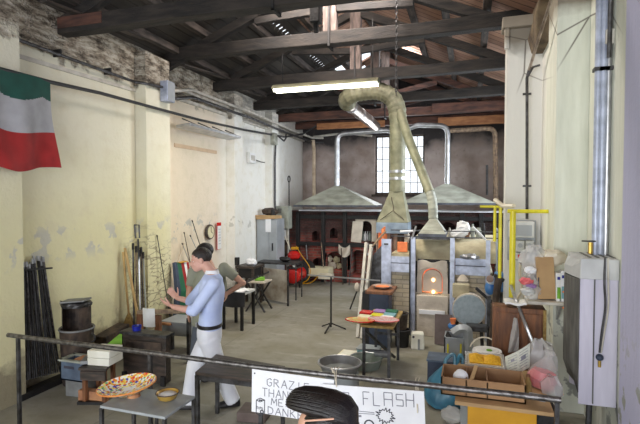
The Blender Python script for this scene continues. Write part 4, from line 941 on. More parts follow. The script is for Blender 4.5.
for y_ in (7.42, 7.88): MB().bar((b.x-.4, y_, zb+.0), (b.x+.28, y_, zb+.32), .03).build('arm_rail', 'steel_dark', t)
tag(MB().grid(lambda u, v: (a.x+.12+u*.3, 7.42+v*.22, zb+.025+.03*math.sin(u*7)*math.sin(v*5)), 8, 6, .01).build('rag', 'white_card', smooth=True), 'crumpled pale rag on the low work bench', 'rag')
t = thing('folding_stool', 'folding stool with crossed legs right of the work bench', 'stool', P(259, 300))
c = aY(259, 281, 8.9); MB().box((c.x, 8.9, c.z), (.42, .4, .03)).build('seat', 'fireclay', t, bev=.004)
for y_ in (8.72, 9.08):
    for s in (-1, 1): MB().bar((c.x+s*.2, y_+s*.015, 0), (c.x-s*.18, y_+s*.015, c.z-.02), .03).build('leg', 'steel_dark', t)
tag(MB().box((c.x+.02, 8.9, c.z+.05), (.2, .15, .06), (0, 0, .4)).build('green_block', 'lime', bev=.01), 'green block on the folding stool', 'block')
# T-shaped blowpipe rest
t = thing('pipe_rest', 'thin T shaped iron stand with long crossbar in the middle of the floor', 'stand', P(331, 329))
c = P(331, 330); zt5 = aY(331, 277, c.y).z; a = aY(308, 278, c.y+.1); b = aY(380, 276, c.y-.1)
MB().bar((a.x, a.y, zt5), (b.x, b.y, zt5), .03, .02).build('crossbar', 'galv', t)
MB().bar((c.x, c.y, .05), (c.x, c.y, zt5), .025).build('pole', 'black_iron', t)
for k in range(3):
    an = k*2*pi/3+.4; MB().bar((c.x, c.y, .12), (c.x+.26*math.cos(an), c.y+.26*math.sin(an), .01), .02).build('leg', 'black_iron', t)
run([P(350, 309), aY(359, 286, 8.3)], .015, 'thin_poker', 'black_iron', 'thin black poker leaning by the foot of the ladder', 'poker')
tag(MB().sph(aY(357, 287, 8.25), (.05, .04, .08), 8, 6).build('rag', 'fireclay', smooth=True), 'pale rag hung beside the ladder foot', 'rag')

# blue box with tray
t = thing('blue_stand', 'dark blue metal stand box left of the furnace', 'box', (-1.3, 7.3, 0))
BY = 7.2; xa, xb = aY(369, 300, BY).x, aY(388.5, 300, BY).x; zt6 = aY(378, 294, BY).z
MB().bb((xa, BY, .0), (xb, BY+.35, zt6)).build('body', 'dark_blue', t, bev=.01)
MB().bb((aY(361.5, 300, BY).x, BY+.05, 0), (xa-.01, BY+.3, zt6)).build('side_panel', 'black_iron', t)
MB().bb((aY(365, 300, BY-.05).x, BY-.05, zt6), (aY(392, 300, BY-.05).x, BY+.5, zt6+.05)).build('top_tray', 'brown_wood', t, bev=.01)
c = V((aY(381, 292, BY+.1).x, BY+.22, zt6+.05)); t = thing('orange_bowl', 'small red and orange mottled glass dish on the brown tray', 'dish', c)
MB().lathe([(.07, 0), (.1, .012), (.15, .035), (.155, .045), (.13, .03), (.06, .018)], c, 24).build('rim', 'shield_brown', t, smooth=True)
MB().lathe([(.11, .03), (.07, .026), (.0001, .024)], c, 20).build('centre', 'orange_cloth', t, smooth=True)

# display table with colour tiles
t = thing('display_table', 'small iron display table with a yellowish top before the furnace', 'table', (-1.25, 6.7, 0))
zt7 = .69; a = P(353, 329, zt7); b = P(391, 328, zt7); 
tx0, tx1, ty0, ty1 = P(354, 332, zt7).x, P(393, 328, zt7).x, P(370, 325.5, zt7).y, P(375, 309, zt7).y
MB().bb((tx0, ty0, zt7-.03), (tx1, ty1, zt7)).build('tabletop', 'straw', t, bev=.005)
for x in (tx0+.04, tx1-.06):
    for y_ in (ty0+.04, ty1-.05): MB().bar((x, y_, 0), (x, y_, zt7-.03), .035).build('leg', 'steel_dark', t)
for y_ in (ty0+.04, ty1-.05): MB().bar((tx0+.04, y_, .36), (tx1-.06, y_, .36), .03).build('rail', 'steel_dark', t)
MB().tube([(tx0+.1, (ty0+ty1)/2, .2), (tx1-.1, (ty0+ty1)/2, .2)], .05, 12).build('roller', 'wash_grey', t, smooth=True)
MB().bar((tx0+.04, ty0+.04, .62), (tx1-.1, ty1-.1, .05), .03).build('brace', 'steel_dark', t)
for k, (u, v, mt, lab) in enumerate(((366.5, 311.5, 'red_paint', 'red'), (380, 310.5, 'purple', 'purple blue'), (391.5, 310.5, 'green', 'dark green'), (364.5, 316, 'cream', 'cream'), (377.5, 314.5, 'yellow_paint', 'yellow'), (389.5, 314, 'teal_plastic', 'pale turquoise'), (375, 318, 'lime', 'lime green'), (386.5, 317, 'white', 'white'))):
    c = P(u, v+1, zt7+.02); tag(MB().box(c, (.165, .15, .035), (0, 0, -.1)).build('colour_tile', mt, bev=.006), lab+' coloured tile on the display table', 'tile', 'colour tiles on the display table')
mat('plate_orange', (.62, .30, .10), (.50, .45, .15), .3, scale=22, contrast=(.48, .52)); mat('plate_pink', (.58, .30, .30), (.62, .48, .46), .3, scale=40, contrast=(.48, .52))
for u, v, rx, mt, r2, lab in ((360, 321, .185, 'plate_orange', 'red_paint', 'orange speckled oval plate at the left of the display table'), (383.5, 320.5, .195, 'plate_pink', 'pink', 'pink speckled oval plate at the right of the display table')):
    c = P(u, v+1.5, zt7+.02); t = thing('oval_plate', lab, 'plate', c)
    MB().lathe([(.4, 0), (.6, .0), (.98, .03), (.96, .04), (.5, .018), (.0001, .015)], c, 30, None, (rx, rx*.62)).build('dish', mt, t, smooth=True)
    for o in t.children: pass
    MB().tube([c+V((rx*math.cos(a*pi/15), rx*.62*math.sin(a*pi/15), .034)) for a in range(31)], .008, 6, False).build('rim', r2, t, smooth=True)
# below the table
t = thing('plastic_basin', 'round translucent plastic basin on the floor under the display table', 'basin', P(366, 371))
c = P(366, 367); MB().lathe([(.15, 0), (.17, .01), (.215, .13), (.225, .13), (.18, .0), (.15, .015)], c, 28).build('bowl', 'glass_green', t, smooth=True)
MB().tube([c+V((.22*math.cos(a*pi/14), .22*math.sin(a*pi/14), .13)) for a in range(29)], .008, 6, False).build('rim', 'galv', t, smooth=True)
t = thing('turquoise_tub', 'square turquoise plastic tub on the floor behind the basin', 'tub', P(370, 360))
c = P(369, 358); MB().box(c+V((0, 0, .07)), (.3, .22, .14), (0, 0, -.1)).build('body', 'teal_plastic', t, bev=.015); MB().box(c+V((0, 0, .15)), (.32, .24, .02), (0, 0, -.1)).build('rim', 'pot_bluegrey', t, bev=.004)
# washtub
t = thing('wash_tub', 'grey oval wash tub on a drum stand behind the railing', 'tub', P(338, 395))
c = aY(337.5, 365, 5.35); zr = c.z; rx = (aY(358, 362, 5.35).x-aY(316, 362, 5.35).x)/2
MB().lathe([(.5, -.13), (.82, -.10), (1.0, .0), (.96, .01), (.8, -.08), (.0001, -.10)], (c.x, 5.45, zr), 32, None, (rx, rx*.95)).build('basin', 'wash_grey', t, smooth=True)
MB().lathe([(.20, 0), (.2, zr-.12)], (c.x+.03, 5.45, 0), 20).build('pedestal', 'pot_bluegrey', t, smooth=True)
MB().tube([V((c.x, 5.45, zr))+V((rx*math.cos(a*pi/16), rx*.95*math.sin(a*pi/16), .0)) for a in range(33)], .012, 6, False).build('rim', 'galv', t, smooth=True)
t = thing('cream_tray', 'shallow cream plastic tray on the floor beside the table leg', 'tray', P(349, 357)); c = P(350, 357)
MB().box(c+V((0, 0, .03)), (.3, .26, .06), (0, 0, -.1)).build('tray', 'cream', t, bev=.01); MB().box(c+V((0, 0, .062)), (.24, .2, .006), (0, 0, -.1)).build('lining', 'firebrick_white', t)
# floor items before furnace
t = thing('black_bucket', 'black bucket standing before the left bay of the furnace', 'bucket', P(403, 347))
c = P(402, 346); MB().lathe([(.10, 0), (.115, .24), (.12, .26), (.10, .25), (.09, .03)], c, 20).build('body', 'black_iron', t, smooth=True); MB().tube([c+V((.12*math.cos(a*pi/12), .12*math.sin(a*pi/12), .26)) for a in range(25)], .008, 6, False).build('rim', 'steel_dark', t)
t = thing('black_bucket', 'second black bucket nested on top of the lower one', 'bucket', c+V((0, 0, .27)))
MB().lathe([(.10, .0), (.12, .22), (.125, .24), (.1, .23), (.09, .03)], c+V((-.03, 0, .27)), 20).build('body', 'rusty_iron', t, smooth=True); MB().tube([c+V((-.03+.125*math.cos(a*pi/12), .125*math.sin(a*pi/12), .51)) for a in range(25)], .008, 6, False).build('rim', 'steel_dark', t)
t = thing('white_firebrick_block', 'worn white block with a hole on the floor before the furnace', 'block', P(417, 348))
c = P(417, 349); MB().box(c+V((0, .06, .12)), (.2, .18, .24), (0, 0, .15), .92).build('block', 'firebrick_white', t, bev=.015)
MB().lathe([(.018, 0), (.018, .02)], c+V((-.05, -.045, .19)), 10, (0, 1, 0)).build('hole', 'ink', t); MB().box(c+V((.03, -.035, .08)), (.03, .02, .16)).build('slot', 'wash_grey', t)
tag(MB().box(P(443, 346)+V((0, .06, .24)), (.26, .03, .46), (-.14, 0, 0)).build('leaning_board', 'board_brown', bev=.003), 'dark brown square board leaning on the furnace front', 'board')
tag(MB().sph(P(413, 330)+V((0, .1, .1)), (.12, .05, .16), 8, 6).jit(.03, 5).build('dry_grass_tuft', 'straw'), 'ragged yellowish rubble behind the black buckets', 'rubble')
# grey crate with yellow straps
t = thing('grey_toolbox', 'open grey crate with yellow straps beside the teal bag', 'crate', P(455, 357))
GY = 6.9; xa, xb = aY(444, 345, GY).x, aY(465, 345, GY).x; z0 = 0; z1 = aY(455, 338, GY).z
for A, B in (((xa, GY, z0), (xb, GY+.02, z1)), ((xa, GY+.32, z0), (xb, GY+.34, z1)), ((xa, GY, z0), (xa+.02, GY+.34, z1)), ((xb-.02, GY, z0), (xb, GY+.34, z1)), ((xa, GY, z0), (xb, GY+.34, .02))): MB().bb(A, B).build('side', 'grey_paint', t, bev=.003)
for u in (447, 460): MB().bb(*yb(u, 344, u+1.6, 355, GY-.01, .012)).build('strap', 'yellow_paint', t)
t2 = tag(MB().add([aY(444, 338, 6.95), aY(448, 330, 7.0), aY(452, 338, 6.95), aY(448, 338, 7.2)], [(0, 1, 2), (0, 3, 1), (1, 3, 2), (0, 2, 3)]).build('black_cone', 'black_iron'), 'small black cone standing in the grey crate', 'cone')
t = thing('sheet_duct', 'bent pale grey sheet metal duct standing right of the grey crate', 'duct', P(467, 357))
MB().tube(rnd([aY(453, 333, 6.85), aY(460, 328, 6.85), aY(468, 329, 6.85), aY(469, 354, 6.85)], .12), (.06), 4).build('elbow', 'grey_paint', t)
MB().bb(*yb(466, 326, 488, 333, 7.0, .2)).build('shelf', 'steel_dark', t, bev=.01)
tag(MB().sph(aY(452, 326, 7.15), (.06, .06, .05)).build('blue_rag', 'blue_paint', smooth=True), 'small blue rag beside the orange cup below the round disc', 'rag')
tag(MB().lathe([(.03, 0), (.045, .08)], aY(453, 324, 7.1), 10).build('orange_cup', 'orange_cloth', smooth=True), 'small orange cup below the round disc', 'cup')

# ================================================================ LEFT SIDE
# bundle of steel rods
t0 = None
names = ['first', 'second', 'third', 'fourth', 'fifth', 'sixth', 'seventh', 'eighth', 'ninth', 'tenth', 'eleventh', 'twelfth', 'thirteenth', 'fourteenth', 'fifteenth', 'sixteenth']
for k in range(16):
    u0 = 26+k*2.25; top = 265+R.uniform(-3, 4) if k < 7 else 258+R.uniform(-2, 5); ut = 22+k*1.4
    if k > 9: ut = 36+(k-9)*1.2
    b = aX(u0, 381-k*.55, -4.84+.03*(k % 3))
    tp = aX(ut, top, -4.95+.025*(k % 2))
    t = thing('steel_rod', names[k]+' from the left of the dark steel blowpipes leaning on the left wall', 'rod', b, 'steel blowpipes leaning on the left wall')
    MB().tube([b+V((0, 0, .01)), tp], .0095+.002*(k % 2), 8).build('shaft', ['rail_steel', 'steel_dark', 'black_iron'][k % 3], t, smooth=True)
    d = (tp-b).normalized(); MB().tube([tp-d*.05, tp+d*.01], .014, 8).build('collar', 'galv', t)
tag(MB().bar(aX(22, 270, -4.88), aX(52, 268, -4.88), .02).build('wall_hook_bar', 'black_iron'), 'dark iron bar across the tops of the leaning steel rods', 'bar')
tag(MB().bb((-4.93, 4.08, 0), (-4.78, 4.74, .07)).build('floor_bar', 'black_iron', bev=.005), 'dark iron channel on the floor carrying the foot of the steel rods', 'channel')
# stove and bucket
cx = aY(77, 335, 4.74).x; cx = max(cx, -4.76)
t = thing('iron_drum', 'black open fronted iron drum with folded lid standing inside the iron bucket', 'drum', (cx, 4.74, .3))
SY = 4.64; rr = .165; ztp = aY(75, 308, SY).z
m = MB(); n = 28
for k in range(n):
    a0, a1 = 2*pi*k/n, 2*pi*(k+1)/n
    z_lo, z_hi = .3, ztp
    if -2.2+2*pi < (a0+a1)/2 < -.7+2*pi: z_hi = .62
    m.add([(cx+rr*math.cos(a0), SY+.1+rr*math.sin(a0), z_lo), (cx+rr*math.cos(a1), SY+.1+rr*math.sin(a1), z_lo), (cx+rr*math.cos(a1), SY+.1+rr*math.sin(a1), z_hi), (cx+rr*math.cos(a0), SY+.1+rr*math.sin(a0), z_hi),
           (cx+rr*.95*math.cos(a0), SY+.1+rr*.95*math.sin(a0), z_lo), (cx+rr*.95*math.cos(a1), SY+.1+rr*.95*math.sin(a1), z_lo), (cx+rr*.95*math.cos(a1), SY+.1+rr*.95*math.sin(a1), z_hi), (cx+rr*.95*math.cos(a0), SY+.1+rr*.95*math.sin(a0), z_hi)],
          [(0, 1, 2, 3), (7, 6, 5, 4), (3, 2, 6, 7), (1, 0, 4, 5), (0, 3, 7, 4), (2, 1, 5, 6)])
m.build('shell', 'rusty_iron', t)
MB().lathe([(1.05, 0), (1.08, .03), (1.0, .05), (.3, .07)], (cx, SY+.1, ztp), 28, None, (rr, rr)).jit(.006, 2).build('lid', 'steel_dark', t)
MB().box((cx+.02, SY+.07, ztp+.075), (.3, .2, .02), (0, -.08, .3)).build('folded_plate', 'wash_grey', t, bev=.004)
t = thing('iron_bucket', 'big dark iron bucket with the open drum standing in it', 'bucket', (cx, 4.74, 0))
BY2 = 4.74; rr = .195; zt8 = aY(78, 328, BY2).z
MB().lathe([(rr*.86, .0), (rr*1.0, zt8), (rr*1.03, zt8+.015), (rr*.95, zt8), (rr*.9, .3), (.0001, .29)], (cx, BY2, 0), 28).build('body', 'rusty_iron', t, smooth=True)
MB().tube([(cx+rr*math.cos(a*pi/14), BY2+rr*math.sin(a*pi/14), zt8) for a in range(29)], .014, 6, False).build('rim', 'wash_grey', t)
MB().tube(arc((cx+rr+.03, BY2, zt8-.1), .05, -pi/2, pi/2, (1, 0, 0), (0, 0, 1)), .01, 6).build('handle', 'steel_dark', t)
run([aX(68, 303, -4.95), aX(60, 301, -4.95)], .006, 'bent_wire', 'black_iron', 'short black wire above the drum on the wall', 'wire')
# crate
t = thing('blue_crate', 'open blue grey metal crate on a pallet beside the stool', 'crate', P(72, 383))
CY = 4.34; xa, xb = aY(60, 365, CY).x, aY(84, 365, CY).x; z0 = aY(70, 381, CY).z; z1 = aY(70, 362, CY).z; z0 = max(z0, .12)
for A, B in (((xa, CY, z0), (xb, CY+.02, z1)), ((xa, CY+.2, z0), (xb, CY+.22, z1)), ((xa, CY, z0), (xa+.02, CY+.22, z1)), ((xb-.02, CY, z0), (xb, CY+.22, z1)), ((xa, CY, z0), (xb, CY+.22, z0+.02))): MB().bb(A, B).build('side', 'crate_blue', t, bev=.003)
m = MB(); 
for A, B in (((xa-.015, CY-.015, z1), (xb+.015, CY+.025, z1+.02)), ((xa-.015, CY+.195, z1), (xb+.015, CY+.235, z1+.02)), ((xa-.015, CY, z1), (xa+.025, CY+.22, z1+.02)), ((xb-.025, CY, z1), (xb+.015, CY+.22, z1+.02))): m.bb(A, B)
m.build('rim', 'grey_green', t)
MB().bb((xa+.06, CY-.005, z1-.08), (xa+.2, CY+.0, z1-.05)).build('grip_slot', 'ink', t)
tag(MB().box(((xa+xb)/2+.02, CY+.12, z0/2), (.28, .2, z0), (0, 0, .06)).build('pallet_block', 'wash_grey', bev=.01), 'grey block supporting the blue crate on the floor', 'block')
tag(MB().bb((xb-.2, CY+.05, z1-.13), (xb-.03, CY+.2, z1+.02)).build('orange_brick', 'firebrick_orange', bev=.01), 'orange brick lying in the right end of the blue crate', 'brick')
# stool with white bricks
t = thing('low_stool', 'low dark wooden stool table carrying two white blocks', 'stool', P(94, 385))
zs8 = .42; a, b, c, d = P(78, 368, zs8), P(106, 369, zs8), P(118, 356, zs8), P(97, 355, zs8)
MB().prism([a-V((0, 0, .03)), b-V((0, 0, .03)), c-V((0, 0, .03)), d-V((0, 0, .03))], (0, 0, .03)).build('tabletop', 'bench_wood', t, bev=.004)
cc = (a+b+c+d)/4
for q in (a, b, c, d):
    q = q.lerp(cc, .3); MB().bar((q.x, q.y, 0), (q.x, q.y, zs8-.03), .04).build('leg', 'brown_wood', t)
e = (b-a).normalized(); 
MB().bar(a.lerp(cc, .12)-V((0, 0, .09)), b.lerp(cc, .12)-V((0, 0, .09)), .03, .1).build('apron', 'bench_wood', t)
q = P(97, 366, zs8); yaw = math.atan2(e.y, e.x)
for k, (dz, lab, mt) in enumerate(((.0, 'lower white block of the pair on the low stool', 'firebrick_white'), (.085, 'upper white block of the pair on the low stool', 'firebrick_white'))):
    tag(MB().box(q+V((0, .13, .043+dz)), (.27-.0*k, .26, .082), (0, 0, yaw+.02*k-.1)).build('white_block', mt, bev=.006), lab, 'block', 'white blocks on the low stool')
tag(MB().box(P(80, 366, zs8)+V((.0, .12, .03)), (.12, .2, .04), (0, 0, .5)).build('grey_slab', 'wash_grey', bev=.006), 'small grey slab left of the white blocks on the stool', 'slab')
tag(MB().box(P(91, 402)+V((0, .04, .06)), (.34, .1, .12), (0, 0, .02)).build('firebrick', 'firebrick_orange', bev=.008), 'long orange brown firebrick on the floor under the stool', 'brick')
tag(MB().bar(P(78, 404)+V((0, 0, .015)), P(106, 404)+V((0, 0, .015)), .05, .03).build('iron_flat', 'black_iron'), 'dark iron flat under the orange firebrick', 'bar')
tag(MB().add([P(106, 345, .45), P(122, 332, .45), P(122, 345, .45), P(106, 345, .42), P(122, 332, .42), P(122, 345, .42)], [(0, 1, 2), (5, 4, 3), (0, 3, 4, 1), (1, 4, 5, 2), (2, 5, 3, 0)]).build('green_sheet', 'lime'), 'bright green sheet corner beside the dark cabinet', 'sheet')
t = thing('slanted_rack', 'dark slanting trough between bucket and dark cabinet', 'trough', P(112, 352))
a, b = aY(100, 341, 5.25), aY(124, 327, 5.75); MB().bar(a, b, .2, .12).build('trough', 'rusty_iron', t, bev=.01)
for q in (a.lerp(b, .15), a.lerp(b, .85)): MB().bar((q.x, q.y, 0), q-V((0, 0, .06)), .05).build('leg', 'black_iron', t)
tag(MB().box(aY(113, 322, 5.9), (.12, .1, .16)).jit(.02, 3).build('clay_pot', 'refractory', bev=.01), 'broken pale pot behind the dark trough', 'pot')
# dark cabinet (marver bench)
t = thing('dark_cabinet', 'dark wooden box bench with a slab top in front of the brooms', 'cabinet', (-3.75, 5.1, 0))
zc = aY(145, 329, 5.1).z; a, b = P(121, 329.5, zc), P(173, 331, zc); yb0 = min(a.y, b.y)-.02
xa, xb = aY(123, 350, 4.95).x, aY(165.5, 350, 4.95).x
MB().bb((xa, 4.95, 0.02), (xb, 5.06, zc-.04)).build('body', 'bench_wood', t, bev=.008)
MB().bb((xa-.03, 4.92, zc-.035), (xb+.03, 5.1, zc)).build('top', 'steel_dark', t, bev=.005)
MB().bb((xa+.05, 4.935, .35), (xb-.05, 4.95, zc-.1)).build('panel', 'rusty_iron', t, bev=.004)
for x in (xa+.03, xb-.03): MB().bb((x-.03, 4.92, 0), (x+.03, 4.95, .12)).build('foot', 'black_iron', t)
c = P(140, 329, zc); t = thing('blue_cup', 'deep blue round cup on the dark box bench', 'cup', (c.x, 5.02, zc)); MB().lathe([(.05, 0), (.06, .06), (.055, .06), (.045, .01)], (c.x, 5.02, zc), 16).build('body', mat('deep_blue', (.02, .03, .35), None, .3), t, smooth=True)
MB().lathe([(.05, .04), (.0001, .045)], (c.x, 5.02, zc), 16).build('contents', 'dark_blue', t)
# bench rail with paper
t = thing('wooden_rack', 'dark wooden rack rail in front of the leaning brooms', 'rack', (-3.9, 5.6, 0))
RY = 5.75; a, b = aY(138, 312, RY), aY(191, 311, RY)
MB().bar(a, b, .06, .055).build('rail', 'rust_pipe', t, bev=.005)
for u in (140, 158): x = aY(u, 312, RY).x; MB().bb((x-.04, RY-.03, 0), (x+.04, RY+.03, a.z-.02)).build('post', 'brown_wood', t, bev=.005)
MB().bb((aY(190, 312, RY).x-.04, RY-.03, 0), (aY(190, 312, RY).x, RY+.03, a.z-.02)).build('post', 'steel_dark', t)
tag(MB().grid(lambda u, v: (aY(143+u*11+v*.5, 315, RY-.06).x, RY-.06-.02*math.sin(u*4), aY(150, 308, RY).z+.01-v*.26), 8, 8, .01).build('paper_towel', 'white', smooth=True), 'white paper towel draped over the dark rack rail', 'paper towel')
tag(MB().bb(aY(160, 325, 5.95), aY(178, 320, 6.15)).build('red_tool_tray', 'firebrick_orange', bev=.008), 'small reddish block behind the rack rail by the crate', 'block')
t = thing('grey_crate', 'dark grey crate under the outstretched hands of the man', 'crate', P(176, 338))
xa, xb = aY(162, 328, 6.0).x, aY(190, 328, 6.0).x; z0, z1 = aY(176, 336, 6.0).z, aY(176, 322, 6.0).z
MB().bb((xa, 6.0, z0), (xb, 6.4, z1-.025)).build('body', 'pot_bluegrey', t, bev=.01); MB().bb((xa-.02, 5.98, z1-.03), (xb+.02, 6.42, z1)).build('rim', 'grey_paint', t, bev=.004)
for x in (xa+.03, xb-.03): MB().bar((x, 6.2, 0), (x, 6.2, z0), .05).build('leg', 'steel_dark', t)
# brooms & tools leaning on the wall
def broom(p, q, hd, lab, mt='handle_wood', r=.016):
    t = thing('broom' if hd else 'leaning_pole', lab, 'broom' if hd else 'pole', p)
    MB().tube([p, q], r, 8).build('handle', mt, t, smooth=True)
    if hd: MB().loft([[(p.x+x*w, p.y+y_*w*.5, z) for x, y_ in ((-1, -1), (1, -1), (1, 1), (-1, 1))] for z, w in ((p.z-.33, .1), (p.z-.1, .075), (p.z+.02, .03), (p.z+.05, .02))]).build('bristles', 'straw', t, bev=.01)
    return t
p = aY(129, 316, 6.0); p.x = -4.45; broom(V((aY(129, 316, 6.0).x, 6.0, aY(129, 316, 6.0).z)), aX(123, 252, -4.93), True, 'straw broom with a long handle standing left of the rods')
broom(V((aY(146, 310, 5.95).x, 5.95, aY(146, 310, 5.95).z-.8)).lerp(aX(125, 248, -4.93), .0), aX(125, 248, -4.93), False, 'light yellow wooden pole leaning at an angle over the rods', 'handle_wood', .02)
tops = ((133, 243), (136, 246), (139, 250), (141, 247), (143, 252))
for k, (u, v) in enumerate(tops):
    q = aX(u, v, -4.9 if u < 137 else -4.78); p = aY(134+k*3.4, 325, 5.95+.03*k); p = V((p.x, p.y, 0.02)) if True else p
    t = thing('iron_tool', names[k]+' from the left of the iron tools leaning left of the pilaster', 'tool', p, 'iron tools leaning by the pilaster')
    MB().tube([p, q], .013, 8).build('shaft', ['steel_dark', 'rust_pipe', 'galv', 'rusty_iron', 'grey_green'][k], t, smooth=True)
    MB().tube([q-(q-p).normalized()*.1, q], .02, 6).build('grip', 'black_iron', t)
t = thing('loop_headed_rod', 'tall iron rod with a rectangular loop head leaning by the pilaster', 'rod', P(140, 345))
q = aX(138, 239, -4.76); MB().tube([P(142, 345), q], .014, 8).build('shaft', 'steel_dark', t)
a1, b1, c1, d1 = [aX(u, v, -4.76) for u, v in ((134.5, 225), (139, 225), (139.5, 238), (135.5, 238))]
MB().tube([a1, b1, c1, d1, a1], .012, 6).build('loop', 'steel_dark', t)
for k, (a, b, lab, mt) in enumerate((((157, 235), (165, 285), 'thin dark rod leaning alone against the pale pilaster', 'steel_dark'), ((192, 220), (199, 242), 'dark rod highest above the heads of the two men', 'black_iron'), ((184, 232), (190, 262), 'dark rod ending just left of the heads', 'rusty_iron'), ((182, 243), (192, 268), 'short pale rod ending left of the front man\'s face', 'galv'), ((190, 235), (197, 250), 'pale rod between the taller dark rods above the heads', 'galv'), ((184, 243), (176, 266), 'tan cord hanging beside the coloured umbrella', 'tan_pipe'))):
    X_ = -4.78 if a[0] < 173 else -4.95
    q = aX(*a, X_); w = aX(*b, X_+.08); d = (w-q).normalized(); bt = w if 'cord' in lab else q+d*((q.z-.02)/abs(d.z)); 
    if bt.x > -4.2: bt.x = -4.3
    t = thing('leaning_rod' if 'cord' not in lab else 'cord', lab, 'rod' if 'cord' not in lab else 'cord', bt)
    MB().tube([q, bt], .008, 6).build('shaft', mt, t); 
    if 'cord' not in lab: MB().tube([q, q.lerp(bt, .02)], .012, 6).build('tip', 'black_iron', t)
# furled coloured umbrella
t = thing('furled_umbrella', 'furled striped umbrella in green, red, white and blue behind the man', 'umbrella', aX(184, 318, -4.7))
for k, (ua, ub, wa, wb, mt) in enumerate(((175.0, 177.5, 175.5, 179, 'dark_blue'), (177, 181, 178, 186, 'green'), (181, 184, 186, 189, 'flag_red'), (184, 186.5, 188, 190, 'white'), (186, 189, 189.5, 192, 'flag_red'))):
    a, b = aX(ua, 263, -4.7), aX(ub, 262, -4.7); c, d = aX(wb, 320, -4.55), aX(wa, 320, -4.55)
    m_ = [(a+d)/2+V((.06, 0, 0)), (b+c)/2+V((.06, 0, 0))]
    MB().loft([[a, b, b-V((.06, 0, 0)), a-V((.06, 0, 0))], [m_[0], m_[1], m_[1]-V((.08, 0, 0)), m_[0]-V((.08, 0, 0))], [d, c, c-V((.06, 0, 0)), d-V((.06, 0, 0))]]).build('panel', mt, t, bev=.01)
MB().bb(aX(176, 263, -4.76), aX(188, 261, -4.66)).build('tip_band', 'yellow_box', t, bev=.01)
MB().tube([(aX(184, 318, -4.6).x, aX(184, 318, -4.6).y, 0), aX(184, 318, -4.62)], .02, 8).build('shaft', 'steel_dark', t)
# hanging bottle on wall far
tag(MB().lathe([(.05, 0), (.055, .16), (.02, .2), (.02, .24)], aX(222, 247, -4.93), 12).build('wall_bottle', 'poly_clear', smooth=True), 'small pale bottle below the white wall card', 'bottle') if False else None
tag(MB().bar(P(0, 402), P(6, 386)+V((-.02, 0, .3)), .16, .1).build('brown_beam_offcut', 'brown_wood', bev=.01), 'brown timber offcut leaning at the left edge of the photo', 'timber')

# irons and scraps at the foot of the red kiln
for k, (u0, v0, u1, v1, mt, lab) in enumerate(((352, 249, 349, 277, 'steel_dark', 'dark iron leaning on the kiln left of the ladder'), (321, 240, 325, 262, 'rust_pipe', 'rusty iron leaning on the red kiln wall'), (306, 243, 309, 268, 'galv', 'thin pale iron leaning on the kiln by the hose reel'), (341, 243, 343, 274, 'rusty_iron', 'brown iron standing left of the right hand low arch'))):
    q = aY(u0, v0, 12.3); p = aY(u1, v1, 12.1); p.z = .01; t = thing('leaning_iron', lab, 'iron', p); MB().tube([p, q], .014, 6).build('shaft', mt, t); MB().tube([q, q.lerp(p, .06)], .022, 6).build('grip', 'black_iron', t)
c = aY(338, 248, 12.2); tag(MB().grid(lambda u, v: (c.x+u*.3, 12.28-.03*math.sin(u*9+v*4), c.z+.1-.25*v-.1*math.sin(u*3)), 10, 8, .012).build('hanging_rag', 'fireclay', smooth=True), 'pale rag hung on the kiln frame above the low arched niche', 'rag')
# ================================================================ RAILING AND FRONT TABLES
t = thing('railing', 'dark steel railing across the foreground in front of the workers', 'railing', (-1.7, 3.45, 0))
pr = [P(8, 335, 1.0), P(70, 343, 1.0), P(160, 354, .99), P(250, 366, .98), P(350, 377, .98), P(420, 384.5, .985), P(500, 393, .99), P(561, 400, 1.0)]
MB().tube(pr, .021, 12).build('handrail', 'rail_steel', t, smooth=True)
for u, v in ((18, 336.5), (150, 353), (557, 399.5)):
    c = P(u, v, .99); MB().bar((c.x, c.y, 0), (c.x, c.y, .985), .028).build('post', 'steel_dark', t)
# plate table
t = thing('display_stand', 'small grey metal table in the left foreground with plate and bowl', 'table', (-2.35, 3.05, 0))
zt9 = .75; A, B, C_, D_ = P(100, 405.5, zt9), P(165, 417, zt9), P(195, 396, zt9), P(133, 386, zt9)
MB().prism([q-V((0, 0, .02)) for q in (A, B, C_, D_)], (0, 0, .02)).build('tabletop', 'pot_bluegrey', t, bev=.003)
cc = (A+B+C_+D_)/4
for q in (A, B, C_, D_): q = q.lerp(cc, .03); MB().bar((q.x, q.y, 0), (q.x, q.y, zt9-.02), .025).build('leg', 'steel_dark', t)
q = A.lerp(B, .55); MB().bar((q.x, q.y+.25, 0), (q.x, q.y+.25, zt9-.02), .02).build('brace', 'steel_dark', t)
# mosaic plate tilted
c = P(130, 397, zt9); c = V((c.x, c.y+.02, zt9)); t = thing('mosaic_plate', 'large oval plate of multicoloured mosaic glass propped on the grey table', 'plate', c)
ct = aY(127.5, 388.5, c.y+.02); rx = .44*(aY(156, 380, c.y).x-aY(99, 388, c.y).x)
o = MB().lathe([(.25, -.035), (.6, -.02), (1.0, .03), (.99, .04), (.6, -.005), (.0001, -.012)], (0, 0, 0), 48, None, (rx, rx*.82)).build('dish', 'mosaic_glass', org=(0, 0, 0), smooth=True)
o.parent = t; o.location = ct-c; o.rotation_euler = (.10, -.13, 0)
o2 = MB().tube([(rx*math.cos(a*pi/24), rx*.82*math.sin(a*pi/24), .034) for a in range(49)], .0065, 6, False).build('rim', mat('rim_orange', (.75, .30, .08), (.6, .2, .05), .3), org=(0, 0, 0), smooth=True)
o2.parent = o
MB().lathe([(.05, 0), (.04, .02), (.03, .03)], c+V((.02, .0, 0)), 16).build('foot', 'firebrick_orange', t, smooth=True)
